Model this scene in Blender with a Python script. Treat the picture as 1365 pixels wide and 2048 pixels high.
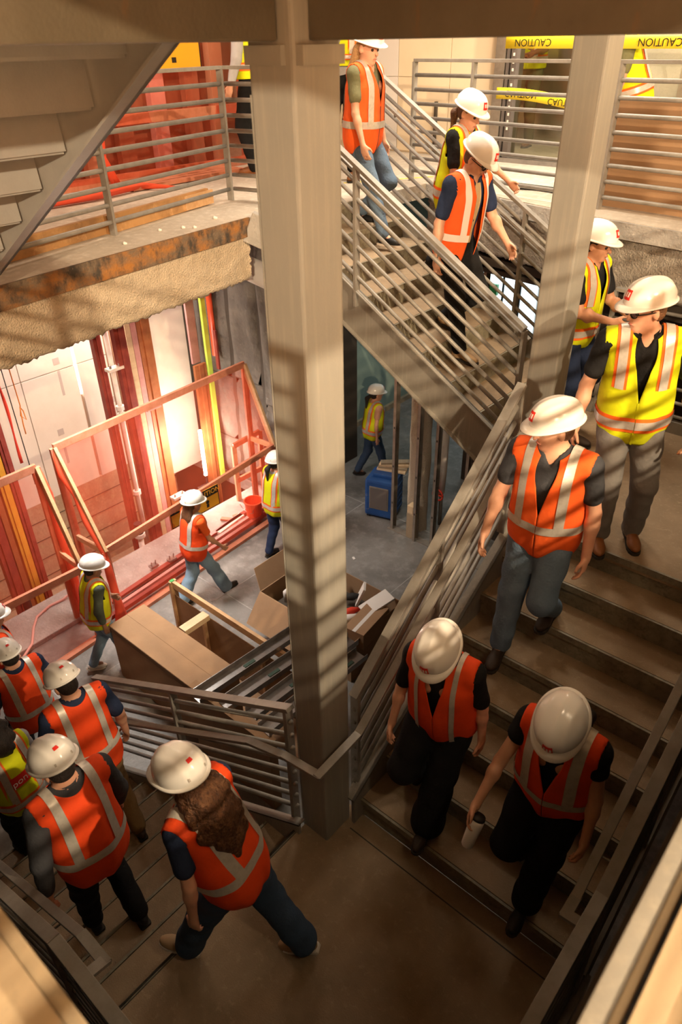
import bpy, bmesh, math, random
import numpy as np
from mathutils import Vector, Matrix

# ---------------------------------------------------------------- scene reset, camera, world, lights
for o in list(bpy.data.objects): bpy.data.objects.remove(o)
S = bpy.context.scene
COL = S.collection
S.view_settings.view_transform = 'Standard'
S.view_settings.look = 'None'
S.view_settings.gamma = 1.0
S.view_settings.use_curve_mapping = False
S.view_settings.exposure = 0.32

cam_d = bpy.data.cameras.new('camera')
cam = bpy.data.objects.new('camera', cam_d)
COL.objects.link(cam)
cam_d.sensor_fit = 'HORIZONTAL'
cam_d.sensor_width = 36.0
cam_d.lens = 36.0 * 1428.0 / 1365.0
cam_d.clip_start = 0.05
cam_d.clip_end = 200
cam_d.dof.use_dof = True
cam_d.dof.focus_distance = 5.2
cam_d.dof.aperture_fstop = 4.5
right = Vector((0.7565085, 0.65382414, -0.01445288))
up = Vector((-0.35078826, 0.42433359, 0.83479854))
back = Vector((0.55194428, -0.62646229, 0.5503658))
cam.matrix_world = Matrix(((right.x, up.x, back.x, 0.0), (right.y, up.y, back.y, 0.0),
                           (right.z, up.z, back.z, 4.277), (0, 0, 0, 1)))
S.camera = cam

W = bpy.data.worlds.new('world'); S.world = W
W.use_nodes = True
W.node_tree.nodes['Background'].inputs[0].default_value = (0.55, 0.36, 0.20, 1)
W.node_tree.nodes['Background'].inputs[1].default_value = 0.05


def area_light(name, loc, target, power, size, color, spread=180):
    d = bpy.data.lights.new(name, 'AREA')
    d.energy = power; d.size = size; d.color = color
    d.spread = math.radians(spread)
    o = bpy.data.objects.new(name, d); COL.objects.link(o)
    o.location = loc
    o.rotation_euler = (Vector(target) - Vector(loc)).to_track_quat('-Z', 'Y').to_euler()
    return o


def point_light(name, loc, power, radius, color):
    d = bpy.data.lights.new(name, 'POINT')
    d.energy = power; d.shadow_soft_size = radius; d.color = color
    o = bpy.data.objects.new(name, d); COL.objects.link(o); o.location = loc
    return o


WARM = (1.0, 0.76, 0.49)
WHITE = (1.0, 0.86, 0.68)
# work lamps on the upper storey, behind and beside the camera (their light falls through the guard rails)
point_light('work_lamp_behind', (5.3, -5.3, 6.3), 4200, 0.07, WARM)
point_light('work_lamp_right', (3.6, 1.5, 6.55), 2000, 0.05, WARM)
point_light('added_fill_stairwell', (0.95, 0.8, 5.25), 190, 0.10, WARM)  # unseen fill light, added to brighten the right flight and its walkers
# ceiling lamps over the far upper floor and the stair head
area_light('ceiling_lamp_back', (-3.4, 8.0, 6.3), (-3.4, 8.0, 3.0), 150, 1.6, WHITE, 130)
area_light('ceiling_lamp_stair', (-4.0, 5.6, 6.6), (-3.8, 5.5, 2.5), 42, 0.9, WHITE, 80)
area_light('ceiling_lamp_left', (-7.0, 4.6, 6.2), (-6.7, 4.6, 3.0), 66, 1.2, (1.0, 0.78, 0.58))
# lamps of the lower storey
area_light('lower_lamp_shaft', (-8.9, 5.2, 2.2), (-9.2, 5.4, -1.5), 140, 0.8, (1.0, 0.90, 0.80))
area_light('lower_lamp_hall', (-6.4, 3.4, 2.2), (-6.6, 3.9, -1.7), 75, 0.7, (1.0, 0.92, 0.84), 110)
area_light('lower_lamp_far', (-6.6, 9.2, 1.9), (-6.6, 9.4, -1.7), 11, 0.8, (0.90, 0.92, 0.82))
area_light('far_room_lamp', (-6.5, 13.0, 1.5), (-6.5, 13.0, -1.7), 22, 1.5, (0.85, 0.95, 1.0))

# ---------------------------------------------------------------- materials
MATS = {}


def mat(name, color, rough=0.6, metal=0.0, noise=None, bump=0.0, bump_scale=60.0, spec=0.4, emit=None, coords='Object'):
    """principled material; noise = list of (scale, colour2, low, high, detail) layers of stain / grain"""
    m = bpy.data.materials.new(name); m.use_nodes = True
    nt = m.node_tree; N = nt.nodes; L = nt.links
    b = N['Principled BSDF']
    b.inputs['Roughness'].default_value = rough
    b.inputs['Metallic'].default_value = metal
    b.inputs['Specular IOR Level'].default_value = spec
    if emit:
        b.inputs['Emission Color'].default_value = (*emit[0], 1)
        b.inputs['Emission Strength'].default_value = emit[1]
    tc = N.new('ShaderNodeTexCoord')
    cur = None
    if noise:
        for (sc, c2, lo, hi, stretch) in noise:
            mp = N.new('ShaderNodeMapping'); L.new(tc.outputs[coords], mp.inputs[0])
            mp.inputs['Scale'].default_value = stretch
            nz = N.new('ShaderNodeTexNoise'); nz.inputs['Scale'].default_value = sc
            nz.inputs['Detail'].default_value = 6
            nz.inputs['Roughness'].default_value = 0.65
            L.new(mp.outputs[0], nz.inputs['Vector'])
            cr = N.new('ShaderNodeValToRGB')
            cr.color_ramp.elements[0].position = lo; cr.color_ramp.elements[1].position = hi
            L.new(nz.outputs[0], cr.inputs[0])
            mx = N.new('ShaderNodeMix'); mx.data_type = 'RGBA'
            L.new(cr.outputs[0], mx.inputs[0])
            if cur is None: mx.inputs[6].default_value = (*color, 1)
            else: L.new(cur, mx.inputs[6])
            mx.inputs[7].default_value = (*c2, 1)
            cur = mx.outputs[2]
        L.new(cur, b.inputs['Base Color'])
    else:
        b.inputs['Base Color'].default_value = (*color, 1)
    if bump > 0:
        nz = N.new('ShaderNodeTexNoise'); nz.inputs['Scale'].default_value = bump_scale
        nz.inputs['Detail'].default_value = 5
        L.new(tc.outputs[coords], nz.inputs['Vector'])
        bp = N.new('ShaderNodeBump'); bp.inputs['Strength'].default_value = bump
        bp.inputs['Distance'].default_value = 0.02
        L.new(nz.outputs[0], bp.inputs['Height']); L.new(bp.outputs[0], b.inputs['Normal'])
    MATS[name] = m
    return m


I3 = (1, 1, 1)
mat('steel_paint', (0.27, 0.255, 0.225), 0.42, 0.0, [(3.0, (0.215, 0.20, 0.175), .35, .7, I3), (26, (0.36, 0.34, 0.30), .62, .8, I3), (5, (0.33, 0.30, 0.25), .5, .8, (9, 9, .5))], 0.06, 90)
mat('steel_paint_lit', (0.33, 0.325, 0.305), 0.45, 0.0, [(3.0, (0.27, 0.265, 0.25), .35, .7, I3), (4, (0.42, 0.30, 0.18), .66, .84, (3, 3, .6))], 0.06, 90)  # steel paint lightened: bounce light under the upper flight put into the colour
mat('column_paint', (0.30, 0.285, 0.25), 0.40, 0.0, [(2.2, (0.235, 0.235, 0.215), .35, .72, (1, 1, .45)), (5, (0.36, 0.33, 0.28), .5, .85, (7, 7, .35)), (42, (0.55, 0.50, 0.42), .76, .8, I3)], 0.05, 120)
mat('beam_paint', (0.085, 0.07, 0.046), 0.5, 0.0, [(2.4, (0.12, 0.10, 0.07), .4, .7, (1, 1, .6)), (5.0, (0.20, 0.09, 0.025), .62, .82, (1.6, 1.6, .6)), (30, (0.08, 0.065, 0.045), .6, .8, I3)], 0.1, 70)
mat('rail_paint', (0.28, 0.265, 0.24), 0.45, 0.1, [(9, (0.21, 0.195, 0.17), .4, .7, I3), (60, (0.40, 0.375, 0.335), .66, .78, I3)], 0.05, 150)
mat('tread_concrete', (0.30, 0.215, 0.135), 0.8, 0, [(2.6, (0.21, 0.15, 0.09), .38, .68, I3), (22, (0.37, 0.28, 0.18), .55, .8, I3), (70, (0.20, 0.16, 0.11), .66, .76, I3)], 0.25, 110)
mat('riser_steel', (0.19, 0.165, 0.115), 0.55, 0, [(7, (0.29, 0.27, 0.19), .45, .72, (1, 1, .6)), (24, (0.10, 0.085, 0.06), .5, .75, I3)], 0.1, 60)
mat('nosing_line', (0.05, 0.045, 0.035), 0.8)
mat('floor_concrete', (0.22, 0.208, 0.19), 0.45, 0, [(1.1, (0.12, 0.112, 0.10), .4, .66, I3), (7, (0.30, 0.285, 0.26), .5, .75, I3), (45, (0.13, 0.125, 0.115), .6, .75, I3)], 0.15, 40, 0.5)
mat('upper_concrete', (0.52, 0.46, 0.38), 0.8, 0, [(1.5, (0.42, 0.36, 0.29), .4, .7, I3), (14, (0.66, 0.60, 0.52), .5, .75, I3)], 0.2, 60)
mat('slab_concrete', (0.44, 0.42, 0.39), 0.85, 0, [(3, (0.30, 0.285, 0.265), .35, .65, I3), (24, (0.60, 0.58, 0.54), .55, .8, I3)], 0.5, 30)
mat('rust_steel', (0.16, 0.115, 0.075), 0.75, 0.0, [(3.5, (0.36, 0.15, 0.035), .42, .62, (1, 1, 2)), (11, (0.055, 0.045, 0.035), .46, .64, (1, 1, .6)), (26, (0.50, 0.38, 0.24), .64, .78, I3)], 0.4, 50)
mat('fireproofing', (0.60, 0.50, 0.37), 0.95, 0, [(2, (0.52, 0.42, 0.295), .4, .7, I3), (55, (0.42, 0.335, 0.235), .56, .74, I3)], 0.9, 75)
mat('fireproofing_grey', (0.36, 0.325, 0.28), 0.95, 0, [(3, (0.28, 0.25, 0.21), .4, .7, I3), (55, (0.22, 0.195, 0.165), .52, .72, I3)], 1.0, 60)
mat('lumber', (0.60, 0.38, 0.20), 0.65, 0, [(6, (0.48, 0.28, 0.13), .4, .7, (1, 1, 1)), (40, (0.66, 0.44, 0.25), .5, .8, (.2, 1, 1))], 0.1, 60)
mat('lumber_pale', (0.72, 0.55, 0.34), 0.65, 0, [(10, (0.60, 0.43, 0.25), .45, .7, (1, .25, 1))], 0.1, 60)
mat('lumber_red', (0.60, 0.225, 0.135), 0.65, 0, [(8, (0.46, 0.16, 0.075), .4, .7, I3)], 0.1, 60)
mat('plank_worn', (0.33, 0.255, 0.165), 0.7, 0, [(3, (0.43, 0.335, 0.215), .4, .7, (3, .4, 1)), (8, (0.20, 0.175, 0.13), .58, .78, I3)], 0.1, 30)
mat('plank_brown', (0.45, 0.25, 0.10), 0.7, 0, [(4, (0.26, 0.14, 0.06), .45, .68, (2, .5, 1)), (14, (0.60, 0.36, 0.17), .55, .8, I3)], 0.1, 40)
mat('cardboard', (0.36, 0.22, 0.12), 0.85, 0, [(3, (0.31, 0.185, 0.098), .4, .7, I3)], 0.05, 90)
mat('cardboard_dark', (0.33, 0.195, 0.10), 0.85, 0, [(4, (0.27, 0.155, 0.08), .4, .7, I3)], 0.05, 90)
mat('cardboard_edge', (0.20, 0.12, 0.065), 0.9)
mat('galvanised', (0.42, 0.40, 0.385), 0.28, 0.85, [(9, (0.30, 0.285, 0.27), .4, .7, I3)], 0.05, 40)
mat('stud_steel', (0.34, 0.30, 0.25), 0.5, 0.5, [(8, (0.25, 0.215, 0.175), .4, .7, I3)], 0.05, 40)
mat('drywall', (0.80, 0.70, 0.60), 0.85, 0, [(2, (0.74, 0.63, 0.53), .45, .75, I3)], 0.05, 30)
mat('drywall_cream', (0.78, 0.67, 0.50), 0.85, 0, [(1.4, (0.73, 0.62, 0.45), .45, .75, I3)], 0.03, 30)
mat('drywall_print', (0.52, 0.42, 0.37), 0.9)
mat('tan_board', (0.56, 0.36, 0.23), 0.85, 0, [(2.4, (0.46, 0.28, 0.17), .4, .7, (1, 1, .4))], 0.1, 30)
mat('pit_wall', (0.47, 0.31, 0.20), 0.9, 0, [(2.2, (0.36, 0.215, 0.13), .4, .66, (1, .35, 1)), (9, (0.56, 0.42, 0.26), .5, .75, I3), (5, (0.38, 0.37, 0.19), .6, .8, I3)], 0.4, 25)
mat('red_steel', (0.26, 0.045, 0.035), 0.5, 0.1, [(7, (0.36, 0.075, 0.05), .4, .7, I3)], 0.05, 60)
mat('brown_steel', (0.36, 0.115, 0.04), 0.55, 0.1, [(6, (0.44, 0.165, 0.06), .4, .7, I3)], 0.1, 50)
mat('yellow_steel', (0.70, 0.36, 0.04), 0.5, 0, [(5, (0.60, 0.25, 0.03), .4, .7, I3)], 0.05, 50)
mat('pink_panel', (0.64, 0.33, 0.30), 0.6, 0, [(5, (0.55, 0.25, 0.23), .4, .7, I3)])
mat('lime_strip', (0.55, 0.78, 0.10), 0.5)
mat('white_pipe', (0.80, 0.72, 0.64), 0.4, 0, [(8, (0.62, 0.52, 0.46), .5, .75, I3)])
mat('stone_grey', (0.115, 0.10, 0.085), 0.9, 0, [(3, (0.17, 0.15, 0.125), .42, .66, (1, 1, .5)), (10, (0.27, 0.24, 0.205), .6, .8, I3), (5, (0.06, 0.05, 0.042), .58, .75, I3)], 0.9, 14)
mat('green_wall', (0.30, 0.40, 0.35), 0.6, 0, [(2, (0.25, 0.34, 0.30), .4, .7, I3), (40, (0.10, 0.12, 0.10), .74, .78, I3)], 0.05, 30)
mat('ceiling_dark', (0.30, 0.25, 0.20), 0.9)
mat('dark', (0.018, 0.016, 0.014), 0.8)
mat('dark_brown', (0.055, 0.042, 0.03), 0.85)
mat('black_rubber', (0.02, 0.02, 0.02), 0.6)
mat('rope_orange', (0.80, 0.25, 0.03), 0.7)
mat('red_ribbon', (0.78, 0.06, 0.03), 0.7)
mat('hose_pink', (0.70, 0.38, 0.33), 0.6)
mat('bucket_red', (0.85, 0.11, 0.04), 0.4)
mat('sign_orange', (0.80, 0.38, 0.02), 0.5)
mat('sign_black', (0.02, 0.015, 0.01), 0.6)
mat('tape_yellow', (0.90, 0.72, 0.03), 0.4)
mat('tape_blue', (0.05, 0.45, 0.80), 0.5)
mat('blue_plastic', (0.012, 0.06, 0.22), 0.45, 0, [(5, (0.02, 0.085, 0.27), .4, .7, I3), (9, (0.30, 0.24, 0.21), .62, .8, I3)])
mat('dust_panel', (0.13, 0.11, 0.10), 0.8)
mat('valve_red', (0.75, 0.06, 0.03), 0.5)
mat('paper_white', (0.78, 0.74, 0.68), 0.8)
mat('glass_grey', (0.34, 0.33, 0.27), 0.25, 0.0, [(3, (0.42, 0.40, 0.33), .4, .7, I3), (60, (0.26, 0.25, 0.21), .55, .75, I3)])
mat('green_plastic', (0.05, 0.30, 0.08), 0.5)
mat('clip_green', (0.035, 0.07, 0.045), 0.6)
mat('screen_brown', (0.22, 0.085, 0.045), 0.7, 0, [(5, (0.30, 0.14, 0.085), .4, .7, (1, 1, .3))])
mat('lamp_emit', (1, 1, 1), 0.5, emit=((1.0, 0.86, 0.66), 28))
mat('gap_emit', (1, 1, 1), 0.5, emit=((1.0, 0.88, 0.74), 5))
mat('duct_white', (0.72, 0.70, 0.68), 0.4)


def mesh_red():
    """orange-red debris netting: woven strands with see-through holes"""
    m = bpy.data.materials.new('debris_net'); m.use_nodes = True
    nt = m.node_tree; N = nt.nodes; L = nt.links
    for n in list(N): N.remove(n)
    out = N.new('ShaderNodeOutputMaterial')
    tr = N.new('ShaderNodeBsdfTransparent'); tr.inputs[0].default_value = (1.0, 0.88, 0.85, 1)
    df = N.new('ShaderNodeBsdfDiffuse'); df.inputs[0].default_value = (0.85, 0.11, 0.045, 1)
    tl = N.new('ShaderNodeBsdfTranslucent'); tl.inputs[0].default_value = (0.85, 0.12, 0.05, 1)
    ad = N.new('ShaderNodeMixShader'); ad.inputs[0].default_value = 0.5
    L.new(df.outputs[0], ad.inputs[1]); L.new(tl.outputs[0], ad.inputs[2])
    tc = N.new('ShaderNodeTexCoord')
    nz = N.new('ShaderNodeTexNoise'); nz.inputs['Scale'].default_value = 2.5; nz.inputs['Detail'].default_value = 3
    L.new(tc.outputs['Object'], nz.inputs['Vector'])
    mr = N.new('ShaderNodeMapRange'); mr.inputs[1].default_value = .3; mr.inputs[2].default_value = .7
    mr.inputs[3].default_value = 0.14; mr.inputs[4].default_value = 0.30
    L.new(nz.outputs[0], mr.inputs[0])
    mx = N.new('ShaderNodeMixShader')
    L.new(mr.outputs[0], mx.inputs[0]); L.new(tr.outputs[0], mx.inputs[1]); L.new(ad.outputs[0], mx.inputs[2])
    L.new(mx.outputs[0], out.inputs[0])
    MATS['debris_net'] = m


mesh_red()


def net_dense():
    m = bpy.data.materials.new('net_bunched'); m.use_nodes = True
    nt = m.node_tree; N = nt.nodes; L = nt.links
    b = N['Principled BSDF']; b.inputs['Base Color'].default_value = (0.85, 0.09, 0.03, 1); b.inputs['Roughness'].default_value = .7
    b.inputs['Alpha'].default_value = 0.82
    MATS['net_bunched'] = m


net_dense()


def glass_mat():
    m = bpy.data.materials.new('glass_pane'); m.use_nodes = True
    nt = m.node_tree; N = nt.nodes; L = nt.links
    for n in list(N): N.remove(n)
    out = N.new('ShaderNodeOutputMaterial')
    tr = N.new('ShaderNodeBsdfTransparent'); tr.inputs[0].default_value = (0.80, 0.80, 0.70, 1)
    gl = N.new('ShaderNodeBsdfGlossy'); gl.inputs['Roughness'].default_value = 0.1
    mx = N.new('ShaderNodeMixShader'); mx.inputs[0].default_value = 0.10
    L.new(tr.outputs[0], mx.inputs[1]); L.new(gl.outputs[0], mx.inputs[2]); L.new(mx.outputs[0], out.inputs[0])
    MATS['glass_pane'] = m


glass_mat()

# ---------------------------------------------------------------- mesh helpers


class MB:
    def __init__(s): s.v = []; s.f = []

    def add(s, vs, fs):
        n = len(s.v); s.v += [tuple(map(float, p)) for p in vs]; s.f += [tuple(i + n for i in f) for f in fs]
        return s

    def box(s, x0, x1, y0, y1, z0, z1):
        return s.add([(x0, y0, z0), (x1, y0, z0), (x1, y1, z0), (x0, y1, z0), (x0, y0, z1), (x1, y0, z1), (x1, y1, z1), (x0, y1, z1)],
                     [(0, 3, 2, 1), (4, 5, 6, 7), (0, 1, 5, 4), (1, 2, 6, 5), (2, 3, 7, 6), (3, 0, 4, 7)])

    def bar(s, a, b, w, h, upv=(0, 0, 1)):
        """rectangular bar from a to b: w across, h along upv"""
        a = Vector(a); b = Vector(b); d = (b - a).normalized(); u = Vector(upv)
        if abs(d.dot(u)) > 0.98: u = Vector((1, 0, 0))
        sd = d.cross(u).normalized(); u = sd.cross(d).normalized()
        p = []
        for c in (a, b):
            for (i, j) in ((-1, -1), (1, -1), (1, 1), (-1, 1)): p.append(c + sd * (i * w / 2) + u * (j * h / 2))
        return s.add(p, [(0, 3, 2, 1), (4, 5, 6, 7), (0, 1, 5, 4), (1, 2, 6, 5), (2, 3, 7, 6), (3, 0, 4, 7)])

    def tube(s, pts, r, n=8, cap=True):
        pts = [Vector(p) for p in pts]
        rs = r if isinstance(r, (list, tuple)) else [r] * len(pts)
        rings = []; prev = None
        for i, p in enumerate(pts):
            d = (pts[min(i + 1, len(pts) - 1)] - pts[max(i - 1, 0)]).normalized()
            if prev is None:
                u = d.orthogonal().normalized()
            else:
                u = (prev - d * prev.dot(d))
                u = u.normalized() if u.length > 1e-6 else d.orthogonal().normalized()
            prev = u; w = d.cross(u)
            rings.append([p + (u * math.cos(2 * math.pi * k / n) + w * math.sin(2 * math.pi * k / n)) * rs[i] for k in range(n)])
        vs = [q for rg in rings for q in rg]; fs = []
        for i in range(len(rings) - 1):
            for k in range(n):
                a = i * n + k; b = i * n + (k + 1) % n
                fs.append((a, b, b + n, a + n))
        if cap:
            fs.append(tuple(range(n - 1, -1, -1))); fs.append(tuple(range((len(rings) - 1) * n, len(rings) * n)))
        return s.add(vs, fs)

    def prism(s, poly, a, b):
        """extrude a polygon (list of 3d points) by vector b-a"""
        d = Vector(b) - Vector(a); n = len(poly)
        p0 = [Vector(p) for p in poly]; p1 = [p + d for p in p0]
        fs = [tuple(range(n - 1, -1, -1)), tuple(range(n, 2 * n))] + [(i, (i + 1) % n, n + (i + 1) % n, n + i) for i in range(n)]
        return s.add(p0 + p1, fs)

    def build(s, name, m, parent=None, smooth=False, bevel=0.0, loc=None):
        me = bpy.data.meshes.new(name)
        me.from_pydata(s.v, [], s.f); me.update()
        bm = bmesh.new(); bm.from_mesh(me); bmesh.ops.recalc_face_normals(bm, faces=bm.faces)
        if bevel > 0:
            bmesh.ops.bevel(bm, geom=list(bm.edges), offset=bevel, segments=2, affect='EDGES', profile=0.6)
        bm.to_mesh(me); bm.free()
        if smooth: me.polygons.foreach_set('use_smooth', [True] * len(me.polygons))
        o = bpy.data.objects.new(name, me); COL.objects.link(o)
        me.materials.append(MATS[m] if isinstance(m, str) else m)
        if parent: o.parent = parent
        if loc is not None: o.location = loc
        return o


def tag(o, label=None, cat=None, group=None, kind=None):
    if label: o['label'] = label
    if cat: o['category'] = cat
    if group: o['group'] = group
    if kind: o['kind'] = kind
    return o


def thing(name, label, cat, loc=(0, 0, 0), rz=0.0, group=None):
    o = bpy.data.objects.new(name, None); COL.objects.link(o)
    o.empty_display_size = 0.1
    o.location = loc; o.rotation_euler = (0, 0, rz)
    return tag(o, label, cat, group)


def struct(name, mb, m, label=None, **k):
    o = mb.build(name, m, **k); o['kind'] = 'structure'
    if label: o['label'] = label
    return o


def clone(o, parent=None, loc=None, rot=None):
    c = o.copy(); COL.objects.link(c); c.parent = parent
    if loc is not None: c.location = loc
    if rot is not None: c.rotation_euler = rot
    return c


def grid_mesh(name, fn, nu, nv, m, parent=None, smooth=True, closed_u=False, thick=0.0):
    us = nu if closed_u else nu + 1
    vs = [fn(i / nu, j / nv) for j in range(nv + 1) for i in range(us)]
    fs = []
    for j in range(nv):
        for i in range(nu):
            a = j * us + i; b = j * us + (i + 1) % us
            fs.append((a, b, b + us, a + us))
    me = bpy.data.meshes.new(name); me.from_pydata([tuple(map(float, p)) for p in vs], [], fs); me.update()
    if smooth: me.polygons.foreach_set('use_smooth', [True] * len(me.polygons))
    o = bpy.data.objects.new(name, me); COL.objects.link(o); me.materials.append(MATS[m] if isinstance(m, str) else m)
    if parent: o.parent = parent
    if thick:
        md = o.modifiers.new('solid', 'SOLIDIFY'); md.thickness = thick; md.offset = 0
    return o


def text_part(name, body, size, m, parent, mtx, extrude=0.0006, align='CENTER'):
    cu = bpy.data.curves.new(name, 'FONT'); cu.body = body; cu.size = size
    cu.align_x = align; cu.align_y = 'CENTER'; cu.extrude = extrude; cu.resolution_u = 3
    tmp = bpy.data.objects.new('tmp_text', cu); COL.objects.link(tmp)
    dg = bpy.context.evaluated_depsgraph_get()
    me = bpy.data.meshes.new_from_object(tmp.evaluated_get(dg))
    bpy.data.objects.remove(tmp)
    me.name = name; me.materials.clear(); me.materials.append(MATS[m])
    o = bpy.data.objects.new(name, me); COL.objects.link(o)
    if parent: o.parent = parent
    o.matrix_basis = mtx
    return o


def frame_mtx(origin, xaxis, yaxis):
    x = Vector(xaxis).normalized(); y = Vector(yaxis); z = x.cross(y).normalized(); y = z.cross(x)
    o = Vector(origin)
    return Matrix(((x.x, y.x, z.x, o.x), (x.y, y.y, z.y, o.y), (x.z, y.z, z.z, o.z), (0, 0, 0, 1)))

# ================================================================ STRUCTURE
ZF, ZU, RISE = -1.77, 3.009, 0.177
rnd = random.Random(7)


def poly_slab(name, poly, z0, z1, m, **k):
    mb = MB().prism([(x, y, z0) for x, y in poly], (0, 0, z0), (0, 0, z1))
    return struct(name, mb, m, **k)


# ---- lower floor, lift pit
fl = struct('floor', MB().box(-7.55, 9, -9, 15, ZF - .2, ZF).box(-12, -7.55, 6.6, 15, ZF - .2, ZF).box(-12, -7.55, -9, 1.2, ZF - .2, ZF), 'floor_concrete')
for (a, b) in (((-7.5, 4.44), (-2.6, 4.44)), ((-5.96, 2.3), (-5.96, 9)), ((-7.5, 7.3), (-2.6, 7.3)), ((-4.3, 2.3), (-4.3, 9)), ((-7.5, 2.05), (-4.9, 2.05))):
    MB().bar((a[0], a[1], ZF + .0006), (b[0], b[1], ZF + .0006), .012, .001).build('saw_cut', 'slab_concrete', fl)
struct('floor_pit', MB().box(-10, -7.55, 1.2, 6.6, -3.6, -3.4), 'pit_wall')
struct('wall_pit_front', MB().box(-7.62, -7.55, 1.2, 6.6, -3.4, ZF), 'slab_concrete')
struct('wall_pit_back', MB().box(-10.1, -9.9, 1.2, 6.6, -3.4, ZF), 'pit_wall')
for i in range(4):   # board joints left in the pit wall
    MB().box(-9.9, -9.893, 1.2, 6.6, -3.1 + i * .34, -3.09 + i * .34).build('board_joint', 'dark_brown', bpy.data.objects['wall_pit_back'])
struct('wall_pit_left', MB().box(-10, -7.6, 1.0, 1.2, -3.4, 2.5), 'pit_wall')
# concrete ledge in front of the pit
struct('trim_ledge', MB().box(-7.6, -6.95, 1.25, 6.5, ZF, ZF + .07), 'slab_concrete', bevel=.01)

# ---- drywall behind the shaft, one object per sheet
wl = struct('wall_left', MB().box(-10.1, -9.96, 1.0, 7.6, ZF, 7.0), 'tan_board')
seams = [1.0, 2.9, 4.24, 5.12, 6.02, 6.62, 7.55]
mats_p = ['drywall', 'drywall', 'drywall', 'drywall', 'tan_board', 'tan_board']
for i in range(6):
    gap = .05 if i == 3 else .012
    MB().box(-9.96, -9.9, seams[i] + gap, seams[i + 1], ZF, .2).build('drywall_sheet', mats_p[i], wl, bevel=.003)
    MB().box(-9.96, -9.9, seams[i] + gap, seams[i + 1], .212, 2.9).build('drywall_sheet', mats_p[i], wl, bevel=.003)
for (y, z) in ((3.5, .9), (3.6, -.3), (4.7, 1.2), (4.8, .3), (5.5, .7), (5.6, -.6), (4.6, -.8)):
    MB().box(-9.9, -9.897, y, y + .10, z, z + .10).box(-9.9, -9.897, y + .03, y + .07, z - .5, z - .1).build('printed_stamp', 'drywall_print', wl)
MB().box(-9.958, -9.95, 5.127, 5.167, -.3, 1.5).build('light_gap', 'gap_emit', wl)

# ---- stone / sprayed wall closing the shaft on the right
ws = struct('wall_stone', MB().box(-9.9, -7.0, 6.64, 8.4, ZF, 2.5), 'dark_brown')
r2 = random.Random(3)
for (x0, x1) in ((-8.75, -8.02), (-7.94, -7.36), (-7.30, -7.02)):
    cuts = [ZF, ZF + r2.uniform(.6, 1.0), ZF + r2.uniform(1.5, 2.0), 2.5]
    for c in range(3):
        za, zb = cuts[c] + .01, cuts[c + 1] - .01
        n = 7

        def face(u, v, x0=x0, x1=x1, za=za, zb=zb):
            e = min(u, 1 - u, v, 1 - v)
            return (x0 + (x1 - x0) * u + .01 * math.sin(v * 17 + x0), 6.64 - .05 * min(1, e * 8) - .02 * math.sin(u * 7 + v * 9 + x0 * 5) * min(1, e * 8), za + (zb - za) * v)
        grid_mesh('stone_block', face, 8, 12, 'stone_grey', ws)

# ---- far lower walls
wg = struct('wall_green', MB().box(-8.0, -7.78, 8.4, 14.5, ZF, 2.6), 'green_wall')
struct('baseboard_green', MB().box(-7.78, -7.72, 8.4, 14.5, ZF, ZF + .1), 'plank_worn')
struct('wall_back', MB().box(-12, 9, 14.6, 14.8, ZF, 7.0), 'drywall_cream')
struct('wall_right', MB().box(9, 9.2, -9.2, 14.8, ZF, 7.0), 'tan_board')
struct('wall_near', MB().box(-12, 9, -9.2, -9, ZF, 7.0), 'tan_board')
struct('wall_far_left', MB().box(-12.2, -12, -9.2, 14.8, ZF, 7.0), 'drywall_cream')
struct('ceiling', MB().box(-12.2, 9.2, -9.2, 14.8, 7.0, 7.2), 'ceiling_dark')

# ---- upper floor slabs round the stairwell
LE = [(-4.62, 1.7), (-4.945, 4.45)]          # left slab edge (slightly out of square)
poly_slab('floor_upper_left', [(-4.40, .09), (-4.62, 1.7), (-4.945, 4.45), (-4.70, 4.62), (-4.70, 6.85), (-7.4, 6.85), (-7.4, .09)], 2.87, ZU, 'upper_concrete')
poly_slab('floor_upper_back', [(-12, 6.86), (-4.70, 6.86), (-4.70, 6.80), (-3.89, 6.62), (-2.68, 6.27), (-1.82, 6.13), (.0, 5.85), (9, 5.85), (9, 14.6), (-12, 14.6)], 2.87, ZU, 'upper_concrete')
poly_slab('floor_upper_right', [(.02, -9), (9, -9), (9, 5.85), (.02, 5.85)], 2.87, ZU, 'upper_concrete')
poly_slab('floor_upper_near', [(-12, -9), (.02, -9), (.02, .03), (-12, .03)], 2.87, ZU, 'upper_concrete')
poly_slab('floor_upper_shaft_side', [(-12, .03), (-10.2, .03), (-10.2, 6.86), (-12, 6.86)], 2.87, ZU, 'upper_concrete')

# rusty pour-stop plate along the left slab edge
d_le = (Vector((*LE[1], 0)) - Vector((*LE[0], 0))).normalized()
nrm = Vector((d_le.y, -d_le.x, 0))
a = Vector((*LE[0], 2.935)) - d_le * 1.6 + nrm * .012; b = Vector((*LE[1], 2.935)) + nrm * .012
pl = tag(MB().bar(a, b, .02, .155).build('edge_plate', 'rust_steel'), 'rusty steel edge plate along the left upper floor slab', 'edge plate')
# spilled white grout on top of that edge
r5 = random.Random(11)
for i, t in enumerate([.55, .72, .78, .80, .93]):
    p = Vector((*LE[0], 0)).lerp(Vector((*LE[1], 0)), t) - nrm * r5.uniform(.06, .3)
    s = r5.uniform(.007, .020)
    mb = MB().tube([(p.x - s, p.y, ZU + s * .4), (p.x, p.y, ZU + s * .6), (p.x + s * 1.2, p.y + s, ZU + s * .4)], [s * .4, s, s * .5], 6)
    tag(mb.build('concrete_crumb', 'paper_white', smooth=True), 'small pale concrete crumb on the left upper slab edge', 'rubble', 'concrete crumbs on the slab edge')


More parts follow.
